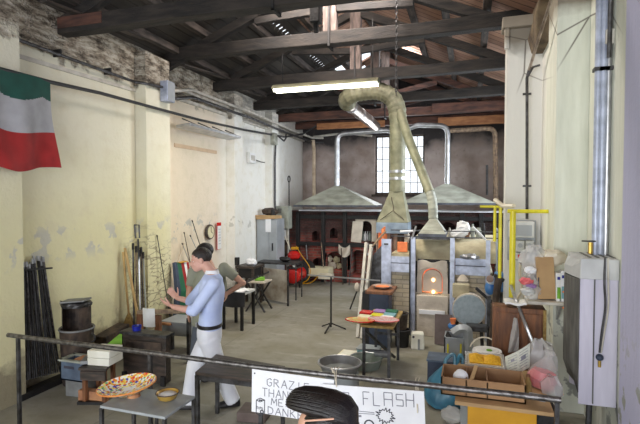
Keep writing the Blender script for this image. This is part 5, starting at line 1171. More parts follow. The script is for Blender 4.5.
# gold bowl
c = P(167.5, 400, zt9); t = thing('gold_bowl', 'small gold glass bowl with dark rim and white inside on the grey table', 'bowl', c)
rb = .086
MB().lathe([(rb*.4, 0), (rb*.8, .018), (rb, .06), (rb*.96, .06), (rb*.7, .02), (.0001, .01)], c, 28).build('bowl', 'gold', t, smooth=True)
MB().tube([c+V((rb*math.cos(a*pi/16), rb*math.sin(a*pi/16), .06)) for a in range(33)], .004, 6, False).build('rim', 'bench_wood', t)
MB().lathe([(rb*.86, .040), (rb*.6, .052), (.0001, .056)], c, 24).build('contents', 'white', t, smooth=True)
# bench behind railing
t = thing('work_table', 'low brown metal table behind the railing by the man\'s feet', 'table', (-2.1, 4.5, 0))
zt = .63; A, B, C_, D_ = P(195, 372, zt), P(262, 380.5, zt), P(285, 366, zt), P(216, 354, zt)
MB().prism([q-V((0, 0, .03)) for q in (A, B, C_, D_)], (0, 0, .03)).build('tabletop', 'bench_wood', t, bev=.004)
cc = (A+B+C_+D_)/4
for q in (A, B, C_, D_): q = q.lerp(cc, .05); MB().bar((q.x, q.y, 0), (q.x, q.y, zt-.03), .035).build('leg', 'steel_dark', t)
q1, q2 = A.lerp(cc, .05), B.lerp(cc, .05); MB().bar(q1-V((0, 0, .05)), q2-V((0, 0, .05)), .02, .05).build('apron', 'steel_dark', t)
tag(MB().box(P(246, 421)+V((.05, .1, .05)), (.3, .26, .1), (0, 0, .1)).build('dark_slab', 'board_brown', bev=.01), 'dark flat slab on the floor left of the white signs', 'slab')
# ---------------------------------------------------------------- signs with stroke lettering
GL = {'A': [((0, 0), (.5, 1)), ((.5, 1), (1, 0)), ((.2, .4), (.8, .4))], 'C': [((1, .9), (.6, 1)), ((.6, 1), (.1, .8)), ((.1, .8), (.1, .2)), ((.1, .2), (.6, 0)), ((.6, 0), (1, .1))], 'D': [((0, 0), (0, 1)), ((0, 1), (.7, .85)), ((.7, .85), (.9, .5)), ((.9, .5), (.7, .12)), ((.7, .12), (0, 0))],
      'E': [((0, 0), (0, 1)), ((0, 1), (.8, 1)), ((0, .5), (.6, .5)), ((0, 0), (.8, 0))], 'F': [((0, 0), (0, 1)), ((0, 1), (.8, 1)), ((0, .5), (.6, .5))], 'G': [((.9, .85), (.6, 1)), ((.6, 1), (.1, .8)), ((.1, .8), (.1, .2)), ((.1, .2), (.6, 0)), ((.6, 0), (.9, .2)), ((.9, .2), (.9, .5)), ((.9, .5), (.55, .5))],
      'H': [((0, 0), (0, 1)), ((.9, 0), (.9, 1)), ((0, .5), (.9, .5))], 'I': [((.4, 0), (.4, 1))], 'K': [((0, 0), (0, 1)), ((0, .45), (.8, 1)), ((.2, .55), (.9, 0))], 'L': [((0, 0), (0, 1)), ((0, 0), (.8, 0))], 'M': [((0, 0), (.1, 1)), ((.1, 1), (.5, .3)), ((.5, .3), (.9, 1)), ((.9, 1), (1, 0))],
      'N': [((0, 0), (0, 1)), ((0, 1), (.9, 0)), ((.9, 0), (.9, 1))], 'O': [((.1, .1), (.1, .9)), ((.1, .9), (.9, .9)), ((.9, .9), (.9, .1)), ((.9, .1), (.1, .1))], 'R': [((0, 0), (0, 1)), ((0, 1), (.7, .9)), ((.7, .9), (.7, .6)), ((.7, .6), (0, .5)), ((.3, .5), (.9, 0))], 'S': [((.9, .9), (.1, .9)), ((.1, .9), (.1, .5)), ((.1, .5), (.9, .5)), ((.9, .5), (.9, .05)), ((.9, .05), (.1, .05))],
      'T': [((0, 1), (1, 1)), ((.5, 1), (.5, 0))], 'U': [((0, 1), (0, .1)), ((0, .1), (.8, .1)), ((.8, .1), (.8, 1))], 'Z': [((0, 1), (.9, 1)), ((.9, 1), (0, 0)), ((0, 0), (.9, 0))], 'P': [((0, 0), (0, 1)), ((0, 1), (.8, .9)), ((.8, .9), (.8, .55)), ((.8, .55), (0, .5))]}
# a sign plane: front face at y0 facing the camera, slightly rotated with the railing
def sign(name, lab, ul, ur, y0, hgt, items):
    a = aY(ul[0], ul[1], y0); b = aY(ur[0], ur[1], y0); ex = (b-a).normalized(); W = (b-a).length
    dn = V((0, 0, -1)); dn = (dn-ex*dn.dot(ex)).normalized(); n = V((0, -1, 0))
    t = thing(name, lab, 'sign', a.lerp(b, .5)+dn*hgt)
    MB().prism([a, b, b+dn*hgt, a+dn*hgt], (0, .006, 0)).build('board', 'white_card', t)
    def pt(x, y, o=.003): return a+ex*x+dn*y+n*o
    def stroke(m, p, q, w=.004): m.bar(pt(*p), pt(*q), .002, w, up=(ex*(-(q[1]-p[1]))+dn*(q[0]-p[0])) if (p != q) else (0, 0, 1))
    def text(s, x, y, cw, ch, w=.0045, mt='ink_grey', gap=1.32):
        m = MB()
        for i, chh in enumerate(s):
            for (p, q) in GL.get(chh, []): stroke(m, (x+(i*gap+p[0])*cw, y-p[1]*ch), (x+(i*gap+q[0])*cw, y-q[1]*ch), w)
        m.build('lettering', mt, t)
    return t, pt, stroke, text, W
px = .00735
t, pt, st, tx, W = sign('thanks_sign', 'white card sign with handwritten thanks in four languages on the railing', (252, 369), (334, 380), 3.36, .335, None)
def s1(u, v): return ((u-252)*px, (v-369)*px-(u-252)*px*.134)
for s_, u, v, cw, ch in (('GRAZIE', 269, 387., 7., 8.4), ('THANKS', 264, 397.5, 6.6, 8.4), ('MERCI', 274.5, 407, 7., 7.2), ('DANKE', 271, 416.5, 7., 7.8)):
    x, y = s1(u, v); tx(s_, x, y, cw*px*.9, ch*px, .0052, 'ink_grey')
m = MB(); c0 = s1(262.5, 402)   # jar drawing
pts = [(s1(257.5, 402)), (s1(257.5, 416)), (s1(262, 419)), (s1(267, 416)), (s1(267, 402)), (s1(262, 400)), (s1(257.5, 402)), (s1(262, 404)), (s1(267, 402))]
for p, q in zip(pts, pts[1:]): st(m, p, q, .005)
for k in range(8):
    a_, b_ = k*pi/4, (k+1)*pi/4; c = s1(264, 414.5); st(m, (c[0]+.013*math.cos(a_), c[1]+.013*math.sin(a_)), (c[0]+.013*math.cos(b_), c[1]+.013*math.sin(b_)), .008)
st(m, s1(260.5, 402), s1(264.5, 402.6), .009)
m.build('jar_drawing', 'ink', t)
x, y = s1(258, 411.5); tx('TIPS', x, y, .009, .02, .003, 'ink', 1.5)
m = MB(); c = s1(255.3, 373.5); st(m, (c[0]-.005, c[1]), (c[0]+.005, c[1]), .01); m.build('eyelet', 'ink', t)
t, pt, st, tx, W = sign('flash_sign', 'white card sign reading no flash tied to the railing with string', (322, 384), (424, 391.5), 3.33, .33, None)
def s2(u, v): return ((u-322)*px, (v-384)*px-(u-322)*px*.073)
for ch_, u in (('N', 333), ('O', 342), ('F', 363.5), ('L', 373.5), ('A', 384), ('S', 395), ('H', 405)):
    x, y = s2(u, 404.5+(u-363)*.03); 
    if ch_ == 'A':
        m = MB()
        for p, q in (((0, 0), (0, 1)), ((0, 1), (1, 1)), ((1, 1), (1, 0)), ((0, .5), (1, .5))): st(m, (x+p[0]*8*px, y-p[1]*13*px), (x+q[0]*8*px, y-q[1]*13*px), .0055)
        m.build('lettering', 'ink_grey', t)
    else: tx(ch_, x, y, 8*px, 13*px, .0055, 'ink_grey')
m = MB(); c = s2(384.5, 415); n = 15; pts = []
for k in range(n*2+1):
    a_ = pi*k/n; r = (9 if k % 2 else 5.8)*px*(1+.12*math.sin(k*2.3)); pts.append((c[0]+r*math.cos(a_), c[1]+r*.85*math.sin(a_)))
for p, q in zip(pts, pts[1:]): st(m, p, q, .005)
m.build('flash_drawing', 'ink', t)
m = MB(); st(m, s2(352, 410), s2(374, 412), .004); st(m, s2(352, 412.5), s2(374, 413.5), .004); st(m, s2(357, 415.5), s2(361, 415.5), .014); m.build('camera_drawing', 'ink_grey', t)
m = MB(); c = s2(368.5, 424)
for k in range(12): m_ = [(c[0]+.034*math.cos(k*pi/6+d), c[1]+.034*math.sin(k*pi/6+d)) for d in (0, pi/6)]; st(m, m_[0], m_[1], .009)
m.build('lens_drawing', 'ink', t)
for k, (u, v0, v1) in enumerate(((335, 369, 387), (416, 380, 413))):
    a = aY(u, v0, 3.42); b = aY(u+1.5, v1, 3.31); m = MB(); m.tube([a+V((-.004, .04, 0)), a+V((0, -.03, .005)), b], .004, 6); m.tube([a+V((.02, .04, 0)), a+V((.018, -.03, 0)), b], .004, 6)
    if k == 0: m.tube([a+V((-.03, -.035, -.03)), a+V((.04, -.035, -.035))], .006, 6); m.tube([a+V((-.02, -.035, .02)), a+V((.02, -.035, -.06))], .006, 6)
    tag(m.build('string', 'poly_cream', smooth=True), ('knotted string tying the flash sign at its left end', 'thin string loop holding the right end of the flash sign')[k], 'string')

# ================================================================ RIGHT FOREGROUND CLUTTER
t = thing('yellow_cabinet', 'bright yellow cabinet with a flat board top at the lower right', 'cabinet', (.25, 4.1, 0))
YY = 3.92; xa, xb = aY(467.5, 410, YY).x, aY(537, 410, YY).x; zy = aY(500, 404, YY).z-.0
MB().bb((xa, YY, 0), (xb, YY+.6, zy)).build('body', 'yellow_box', t, bev=.006)
MB().bb((xb+.0, YY+.05, 0), (xb+.14, YY+.6, zy-.02)).build('side', 'black_iron', t)
xt0, xt1 = aY(455, 397, YY-.1).x, aY(554, 407, YY-.1).x
MB().bb((xt0, YY-.12, zy), (xt1, YY+.75, zy+.03)).build('board_top', 'card_tan', t, bev=.003)
ztop = zy+.03
# long cardboard box with dividers
t = thing('cardboard_box', 'long open brown cardboard box with dividers on the yellow cabinet', 'box', (.1, 4.1, ztop))
xa, xb = aY(441, 385, YY).x, aY(526, 390, YY).x; h = aY(480, 380, YY).z-ztop; y0, y1 = YY-.02, YY+.30
for A, B in (((xa, y0, ztop+.0), (xb, y0+.012, ztop+h)), ((xa, y1-.012, ztop), (xb, y1, ztop+h)), ((xa, y0, ztop), (xa+.012, y1, ztop+h)), ((xb-.012, y0, ztop), (xb, y1, ztop+h)), ((xa, y0, ztop), (xb, y1, ztop+.01))):
    MB().bb(A, B).build('side', 'cardboard', t)
for f_ in (.3, .55): MB().bb((xa+(xb-xa)*f_, y0, ztop), (xa+(xb-xa)*f_+.01, y1, ztop+h*.95)).build('divider', 'cardboard_dark', t)
MB().bar((xa+(xb-xa)*.36, y0+.01, ztop+h-.02), (xa+(xb-xa)*.43, y0+.2, ztop+h+.05), .03, .005).build('flap', 'card_tan', t)
c = V((xa+(xb-xa)*.24, y0+.1, ztop+h-.02)); tag(MB().sph(c, (.06, .05, .06), 14, 10).jit(.003, 1).build('white_plastic_cap', 'white_card', smooth=True), 'round bluish white plastic cap sticking out of the cardboard box', 'cap')
# yellow filled tub
t = thing('plastic_tub', 'clear tub of yellow granules behind the cardboard box', 'tub', (.1, 4.5, ztop))
TY = 4.42; xa, xb = aY(466, 370, TY).x, aY(505, 370, TY).x; z1 = aY(485, 366.5, TY).z; 
MB().loft([[(xa+.02, TY+.02, ztop), (xb-.02, TY+.02, ztop), (xb-.02, TY+.26, ztop), (xa+.02, TY+.26, ztop)], [(xa, TY, z1), (xb, TY, z1), (xb, TY+.36, z1), (xa, TY+.36, z1)]]).build('tub', 'poly_cream', t, bev=.01)
m = MB(); m.grid(lambda u, v: (xa+.03+u*(xb-xa-.06), TY+.06+v*.24, z1-.0+.04*math.sin(pi*v)*abs(math.sin(pi*u*1.9+.4))), 24, 12, .02).build('granules', 'corn', t, smooth=True)
q = aY(485, 372, TY-.008); MB().bb(q+V((-.05, -.004, -.012)), q+V((.06, .002, .012))).build('blue_label', 'deep_blue', t)
m = MB()
for A, B in (((xa-.012, TY-.012, z1-.01), (xb+.012, TY+.012, z1+.008)), ((xa-.012, TY-.012, z1-.01), (xa+.012, TY+.372, z1+.008)), ((xb-.012, TY-.012, z1-.01), (xb+.012, TY+.372, z1+.008)), ((xa-.012, TY+.348, z1-.01), (xb+.012, TY+.372, z1+.008))): m.bb(A, B)
m.build('rim', 'poly_clear', t, bev=.003)
# white lidded bucket on crate
t = thing('white_bucket', 'white lidded plastic bucket with a wire handle left of the brown panel', 'bucket', P(487, 375, .45))
WY = 5.1; c = aY(487, 354, WY); c.y = WY; rw = (aY(503, 350, WY).x-aY(473, 350, WY).x)/2; 
MB().lathe([(rw*.86, -.24), (rw*.95, -.03), (rw*.93, 0)], c, 28).build('bucket', 'poly_clear', t, smooth=True)
MB().lathe([(rw, -.0), (rw*1.03, .02), (rw*.98, .04), (rw*.8, .035), (rw*.75, .042), (.0001, .045)], c, 30).build('lid', 'white', t, smooth=True)
MB().lathe([(rw*.2, 0), (rw*.2, .006)], c+V((.02, -.02, .045)), 12).build('lid_mark', 'lime', t)
MB().tube(arc(c+V((-.02, .02, -.0)), rw*1.05, .9*pi, .35*pi, (1, 0, 0), (0, .3, 1)), .008, 6).build('handle', 'poly_cream', t, smooth=True)
t = thing('wooden_crate', 'low wooden crate under the white bucket', 'crate', (.1, 5.1, 0))
MB().bb((c.x-.25, WY-.22, 0), (c.x+.3, WY+.3, c.z-.24)).build('body', 'pot_bluegrey', t, bev=.01); MB().bb((c.x-.27, WY-.24, c.z-.27), (c.x+.32, WY+.32, c.z-.24)).build('lid', 'steel_dark', t, bev=.004)
# newspaper
a = [aY(505, 357, 4.55), aY(530, 343, 4.6), aY(529.5, 367, 4.5), aY(507, 377, 4.4)]
def npf(u, v): p = a[0].lerp(a[1], u).lerp(a[3].lerp(a[2], u), v); return p+V((0, -.03*math.sin(pi*u), .0))
t = thing('newspaper', 'open grey newspaper propped beside the tub of granules', 'newspaper', a[3]); MB().grid(npf, 12, 10, .008).build('page', 'news', t, smooth=True)
m = MB()
for u, v, w, h_ in ((.28, .3, .14, .13), (.72, .42, .2, .2)):
    m.grid(lambda i, j: npf(u-w/2+i*w, v-h_/2+j*h_)+V((0, -.006, 0)), 4, 3, .002)
for k in range(7):
    for (u0, u1) in ((.1, .45), (.55, .9)):
        m2 = npf(u0, .12+k*.12)+V((0, -.008, 0)); m.bar(m2, npf(u1, .12+k*.12)+V((0, -.008, 0)), .002, .0035)
m.build('print', 'ink_grey', t)
# brown panel
t = thing('wood_cupboard', 'dark brown wooden cupboard behind the plastic bags and newspaper', 'cupboard', (.55, 5.4, 0))
a, b = aY(493, 306, 5.35), aY(548, 306, 5.35)
MB().bb((a.x, 5.32, 0), (b.x-.02, 5.55, a.z-.0)).build('body', 'brown_wood', t, bev=.008)
MB().bb((a.x+.04, 5.30, .1), ((a.x+b.x)/2-.01, 5.32, a.z-.05)).build('door', 'brown_wood', t, bev=.005); MB().bb(((a.x+b.x)/2+.01, 5.30, .1), (b.x-.06, 5.32, a.z-.05)).build('door', 'brown_wood', t, bev=.005)
MB().bb((b.x-.05, 5.29, 0), (b.x-.02, 5.32, a.z)).build('edge_strip', 'straw', t)
# sheet of paper/plastic hanging
def pl(u, v): p = aY(514-6*v+u*(3+13*v-6*v*v), 318+v*34, 5.22); return p+V((0, .02*math.sin(u*6+v*4), 0))
tag(MB().grid(pl, 8, 14, .006).build('plastic_sheet', 'poly_clear', smooth=True), 'translucent plastic sheet hanging down before the brown cupboard', 'plastic sheet')
# shelf with boxes
t = thing('wall_shelf', 'small pale shelf on the right pillar holding boxes', 'shelf', (.75, 5.4, 1.2))
a, b = aY(527, 300, 5.3), aY(568, 297, 5.3); zs = a.z
MB().bb((a.x, 5.25, zs-.03), (b.x, 5.62, zs)).build('board', 'pale_conduit', t, bev=.004)
MB().prism([(b.x-.06, 5.6, zs-.03), (b.x-.06, 5.3, zs-.03), (b.x-.06, 5.6, zs-.25)], (.02, 0, 0)).build('bracket', 'galv', t)
tag(MB().grid(lambda u, v: aY(500+u*28, 302+u*0, 5.25)+V((0, -.02, -.02-v*.03+.0*u)), 8, 2, .02).build('white_paper_stack', 'white'), 'white paper lying at the left end of the shelf', 'paper') if False else None
t = thing('cardboard_carton', 'upright tan cardboard box leaning on the wall shelf', 'box', aY(546, 298, 5.3))
q = aY(545.5, 278, 5.38); w = (aY(554, 290, 5.3).x-aY(536, 290, 5.3).x); hh = aY(545, 259, 5.3).z-zs
MB().box((q.x, 5.42, zs+hh/2+.01), (w, .14, hh), (0, -.07, 0)).build('body', 'card_tan', t, bev=.004)
MB().box((q.x-w*.42, 5.34, zs+hh*.4), (.01, .01, .12)).build('slit', 'ink', t)
for k, (u, v0, mt, mt2, lab) in enumerate(((559, 273.5, 'white', 'lime', 'white and green carton next to the cardboard box'), (563.5, 271.5, 'white_card', 'teal_plastic', 'white and blue carton at the right end of the shelf'))):
    c = aY(u, 285, 5.3); h = aY(u, v0, 5.3).z-zs; t = thing('milk_carton', lab, 'carton', (c.x, 5.38, zs))
    MB().box((c.x, 5.38, zs+h/2), (.048, .12, h), (0, .04 if k else -.03, 0)).build('body', mt, t, bev=.003)
    MB().box((c.x+.002, 5.317, zs+h*.3), (.03, .004, h*.4)).build('print', mt2, t); MB().box((c.x, 5.317, zs+h*.82), (.026, .004, .03)).build('logo', 'deep_blue', t)
# plastic bag top-left of carton and colourful things
t = thing('plastic_bag', 'crumpled translucent plastic bag over the cardboard box on the shelf', 'plastic bag', aY(535, 300, 5.3))
m = MB(); m.sph(aY(535, 262, 5.45), (.15, .08, .17), 16, 12).jit(.022, 11).build('crown', 'poly_clear', t, smooth=True)
MB().sph(aY(553, 258, 5.45), (.14, .08, .08), 14, 10).jit(.018, 12).build('knot', 'poly_cream', t, smooth=True)
MB().sph(aY(532, 287, 5.38), (.08, .06, .17), 14, 10).jit(.018, 14).build('side', 'poly_clear', t, smooth=True)
for k, (u, v, mt, r, lab) in enumerate(((530, 270, 'white_card', (.06, .04, .035), 'pale blue white wad of paper left of the cardboard box'), (526, 281, 'pink', (.07, .03, .035), 'pink wrapper left of the cardboard box'), (528, 291, 'elec_white', (.07, .04, .04), 'white wrapper low at the left of the cardboard box'), (531, 286, 'purple', (.05, .03, .02), 'purple wrapper left of the cardboard box'))):
    tag(MB().sph(aY(u, v, 5.27), r, 10, 7).jit(.01, k).build('wrapper', mt), lab, 'wrapper')
tag(MB().grid(lambda u, v: (aY(505+u*22, 303, 5.28).x, 5.3+v*.2, zs-.05+.008*math.sin(u*8)), 10, 4, .02).build('paper_pile', 'white'), 'white papers lying on the brown cupboard under the shelf', 'paper')
# plastic bags with pink
t = thing('plastic_bag', 'knotted clear plastic bag with pink contents hanging by the wall', 'plastic bag', aY(545, 392, 4.3))
c = aY(543, 377, 4.3); m = MB(); m.lathe([(.03, -.12), (.10, -.085), (.125, -.01), (.10, .07), (.05, .14), (.02, .18), (.05, .22)], c, 20, (.25, 0, 1), (1, .8)).jit(.009, 3).build('bag', 'poly_thin', t, smooth=True)
MB().lathe([(.02, -.11), (.096, -.082), (.122, -.01), (.09, .05), (.0001, .05)], c, 20, (.25, 0, 1), (1, .8)).jit(.005, 3).build('pink_contents', 'pink', t, smooth=True)
t = thing('plastic_bag', 'empty crumpled clear plastic bag above the pink one', 'plastic bag', aY(540, 372, 4.6))
MB().lathe([(.04, -.16), (.12, -.10), (.13, 0), (.10, .1), (.03, .16)], aY(541, 357, 4.62), 18, (-.1, 0, 1), (1, .7)).jit(.02, 5).build('bag', 'poly_clear', t, smooth=True)
tag(MB().lathe([(.03, -.1), (.08, -.05), (.08, .04), (.03, .1)], aY(551, 388, 4.2), 14).jit(.012, 9).build('plastic_bag', 'poly_clear', smooth=True), 'small clear plastic bag low against the wall under the pink bag', 'plastic bag')
t = thing('small_bottle', 'small brownish bottle between box and pink plastic bag', 'bottle', aY(528, 390, YY+.2)); c = aY(528, 388, YY+.2); c.z = ztop
MB().lathe([(.025, 0), (.027, .09), (.012, .12), (.012, .14)], c, 12).build('body', 'straw', t, smooth=True); MB().lathe([(.014, 0), (.014, .02)], c+V((0, 0, .135)), 10).build('cap', 'brown_wood', t)
tag(MB().box(aY(537, 397, YY-.05), (.1, .12, .012), (0, .1, 0)).build('silver_pouch', 'galv', bev=.003), 'silver flat packet on the yellow cabinet top by the wall', 'packet')
# teal bag
t = thing('teal_bag', 'big teal plastic refuse bag with loop handles on the floor', 'bag', P(448, 412))
c = P(447, 409)+V((0, .12, 0)); R2 = random.Random(5)
m = MB(); secs = []
for k, (z, rx, ry) in enumerate(((0, .14, .12), (.02, .22, .18), (.09, .25, .2), (.18, .24, .18), (.28, .20, .14), (.37, .13, .09), (.43, .08, .05))):
    secs.append([V((c.x-.02+.05*(z/.5)+rx*math.cos(a_)*(1+.07*math.sin(a_*5+k)), c.y+ry*math.sin(a_)*(1+.09*math.cos(a_*7+k*1.3)), z+.01*math.sin(a_*4))) for a_ in [2*pi*i/28 for i in range(28)]])
m.loft(secs).build('body', 'teal_bag', t, smooth=True)
for s in (-1, 1): MB().tube(rnd([c+V((.04+s*.07, 0, .36)), c+V((.07+s*.10, .02, .5)), c+V((.10+s*.03, .03, .58)), c+V((.08, .0, .4))], .06), (.02), 6).build('handle', 'teal_bag', t, smooth=True)
MB().box(c+V((-.02, -.10, .38)), (.03, .01, .13), (0, .5, 0)).build('stripe', 'lime', t)
t = thing('dark_crate', 'dark blue crate behind the teal refuse bag', 'crate', P(432, 396)); c = P(436, 388)
MB().box(c+V((.05, .1, .17)), (.3, .3, .34)).build('body', 'dark_blue', t, bev=.01); MB().box(c+V((.05, .1, .345)), (.32, .32, .02)).build('rim', 'crate_blue', t)
c = P(452, 424)+V((0, .05, 0)); tag(MB().sph(c+V((0, 0, .07)), (.12, .1, .08), 12, 8).jit(.012, 6).build('clear_bag', 'poly_clear', smooth=True), 'small clear plastic bag on the floor at the bottom edge', 'plastic bag')
# ================================================================ PEOPLE
def fuse(m, name, ms, parent, vox, smooth=3, fac=.5):
    """weld overlapping forms into one continuous skin"""
    o = m.build(name+'_raw', ms, parent); 
    md = o.modifiers.new('r', 'REMESH'); md.mode = 'VOXEL'; md.voxel_size = vox; md.use_smooth_shade = True
    sm = o.modifiers.new('s', 'SMOOTH'); sm.factor = fac; sm.iterations = smooth
    bpy.context.view_layer.update()
    dg = bpy.context.evaluated_depsgraph_get(); me = bpy.data.meshes.new_from_object(o.evaluated_get(dg))
    me.name = name; me.materials.clear()
    for q in (ms if isinstance(ms, list) else [ms]): me.materials.append(MATS[q])
    for p in me.polygons: p.use_smooth = True
    n = bpy.data.objects.new(name, me); C.objects.link(n); n.parent = parent; n.location = o.location
    bpy.data.objects.remove(o); return n
def frame(c, f, up=(0, 0, 1)):
    f = V(f).normalized(); u = V(up); l = u.cross(f).normalized(); u = f.cross(l)
    M = Matrix((f, l, u)).transposed().to_4x4(); M.translation = V(c); return M
def head_form(m, c, f, up=(0, 0, 1), s=1.):
    """face looks along local +x; eyes at local z=0, crown +.115, chin -.115"""
    old = m.M; m.M = frame(c, f, up) @ Matrix.Scale(s, 4)
    m.sph((-.012, 0, .028), (.098, .074, .088), 24, 16)
    m.sph((.028, 0, -.03), (.062, .058, .078), 20, 14)
    m.sph((.052, 0, -.082), (.034, .032, .032), 14, 10)          # chin
    m.sph((.0, 0, -.055), (.062, .056, .045), 14, 10)            # jaw
    m.tube([(.082, 0, .012), (.106, 0, -.034), (.088, 0, -.046)], [.009, .015, .012], 8)
    for k in (-1, 1):
        m.sph((.078, k*.028, .018), (.014, .022, .008), 8, 6)      # brow
        m.sph((.07, k*.036, -.032), (.018, .018, .02), 8, 6)       # cheek
        m.sph((-.008, k*.077, -.008), (.020, .009, .032), 10, 8)   # ear
    m.sph((.086, 0, -.062), (.013, .024, .007), 10, 6); m.sph((.084, 0, -.071), (.012, .021, .007), 10, 6)
    m.M = old
def face_parts(t, c, f, up=(0, 0, 1), hairm='hair'):
    M = frame(c, f, up)
    for k in (-1, 1):
        e = MB(M).sph((.070, k*.030, -.002), (.012, .013, .009), 12, 8).build('eye', 'white', t, smooth=True)
        MB(M).sph((.080, k*.030, -.002), (.004, .006, .006), 8, 6).build('iris', 'ink', e, smooth=True)
        MB(M).tube([(.088, k*.012, .017), (.088, k*.03, .024), (.076, k*.046, .018)], .004, 6).build('eyebrow', hairm, t)
def hand_form(m, w, d, n, sp=.0, curl=.4, s=1., thumb=1):
    """wrist w, direction d, palm normal n"""
    d = V(d).normalized(); n = V(n); n = (n-d*n.dot(d)).normalized(); l = n.cross(d)*thumb; w = V(w)
    old = m.M; m.M = Matrix()
    m.loft([[w+d*a*s+(l*math.cos(q)*b+n*math.sin(q)*.014)*s for q in [2*pi*i/10 for i in range(10)]] for a, b in ((-.02, .024), (.02, .030), (.06, .040), (.088, .038), (.095, .03))])
    for k, (L_, off) in enumerate(((.072, .030), (.080, .011), (.074, -.009), (.058, -.028))):
        b = w+(d*.088+l*off)*s; dd = (d+l*(off*6*sp)+n*.05).normalized(); p = [b]
        for j in range(3): p.append(p[-1]+dd*L_*s*(.42, .32, .26)[j]); dd = (dd+n*curl*.6).normalized()
        m.tube(p, [.0095*s, .0088*s, .008*s, .0065*s], 8)
    b = w+(d*.02+l*.026)*s; dd = (d*.7+l*.9+n*.25).normalized(); p = [b]
    for j in range(3): p.append(p[-1]+dd*.032*s); dd = (dd+d*.35+n*.2*curl).normalized()
    m.tube(p, [.013*s, .011*s, .010*s, .0075*s], 8)
    m.M = old
def lerp(a, b, t): return V(a).lerp(V(b), t)
def limb(m, pts, rs, n=14, sub=3):
    P_, R_ = [], []
    for k in range(len(pts)-1):
        for j in range(sub): P_.append(lerp(pts[k], pts[k+1], j/sub)); R_.append(rs[k]+(rs[k+1]-rs[k])*j/sub)
    P_.append(V(pts[-1])); R_.append(rs[-1]); m.tube(P_, R_, n)
    for p, r in zip(pts[1:-1], rs[1:-1]): m.sph(p, r*.99, 12, 8)
def torso(m, pel, chest, neck, f, w=(.165, .15, .19, .16, .07), d=(.115, .105, .125, .10, .06), zs=(0, .32, .68, .9, 1.), g=0.):
    """elliptic sections from hips to neck base"""
    f = V(f).normalized(); secs = []
    mid = lerp(pel, neck, .5); bow = V(chest)-mid
    for k in range(13):
        s_ = k/12
        for j in range(len(zs)-1):
            if zs[j] <= s_ <= zs[j+1]: q = (s_-zs[j])/(zs[j+1]-zs[j]); q = q*q*(3-2*q); ww = w[j]+(w[j+1]-w[j])*q+g; dd = d[j]+(d[j+1]-d[j])*q+g; break
        c = lerp(pel, neck, s_)+bow*math.sin(pi*s_); l = V((0, 0, 1)).cross(f).normalized()
        secs.append([c+l*ww*math.cos(a)+f*dd*math.sin(a) for a in [2*pi*i/24 for i in range(24)]])
    m.loft(secs)
def shoe(t, an, dr, mt='leather'):
    dr = V((dr[0], dr[1], 0)).normalized(); l = V((-dr.y, dr.x, 0)); an = V((an[0], an[1], 0)); secs = []
    for x, w, h in ((-.075, .022, .05), (-.06, .036, .085), (0, .04, .10), (.06, .044, .075), (.12, .048, .052), (.17, .04, .045), (.20, .018, .03)):
        secs.append([an+dr*x+l*w*a+V((0, 0, max(.004, h*b))) for a, b in ((-1, .0), (-1, .55), (-.6, 1), (.6, 1), (1, .55), (1, .0))])
    o = MB().loft(secs).build('shoe', mt, t, smooth=True, bev=.006)
    return o

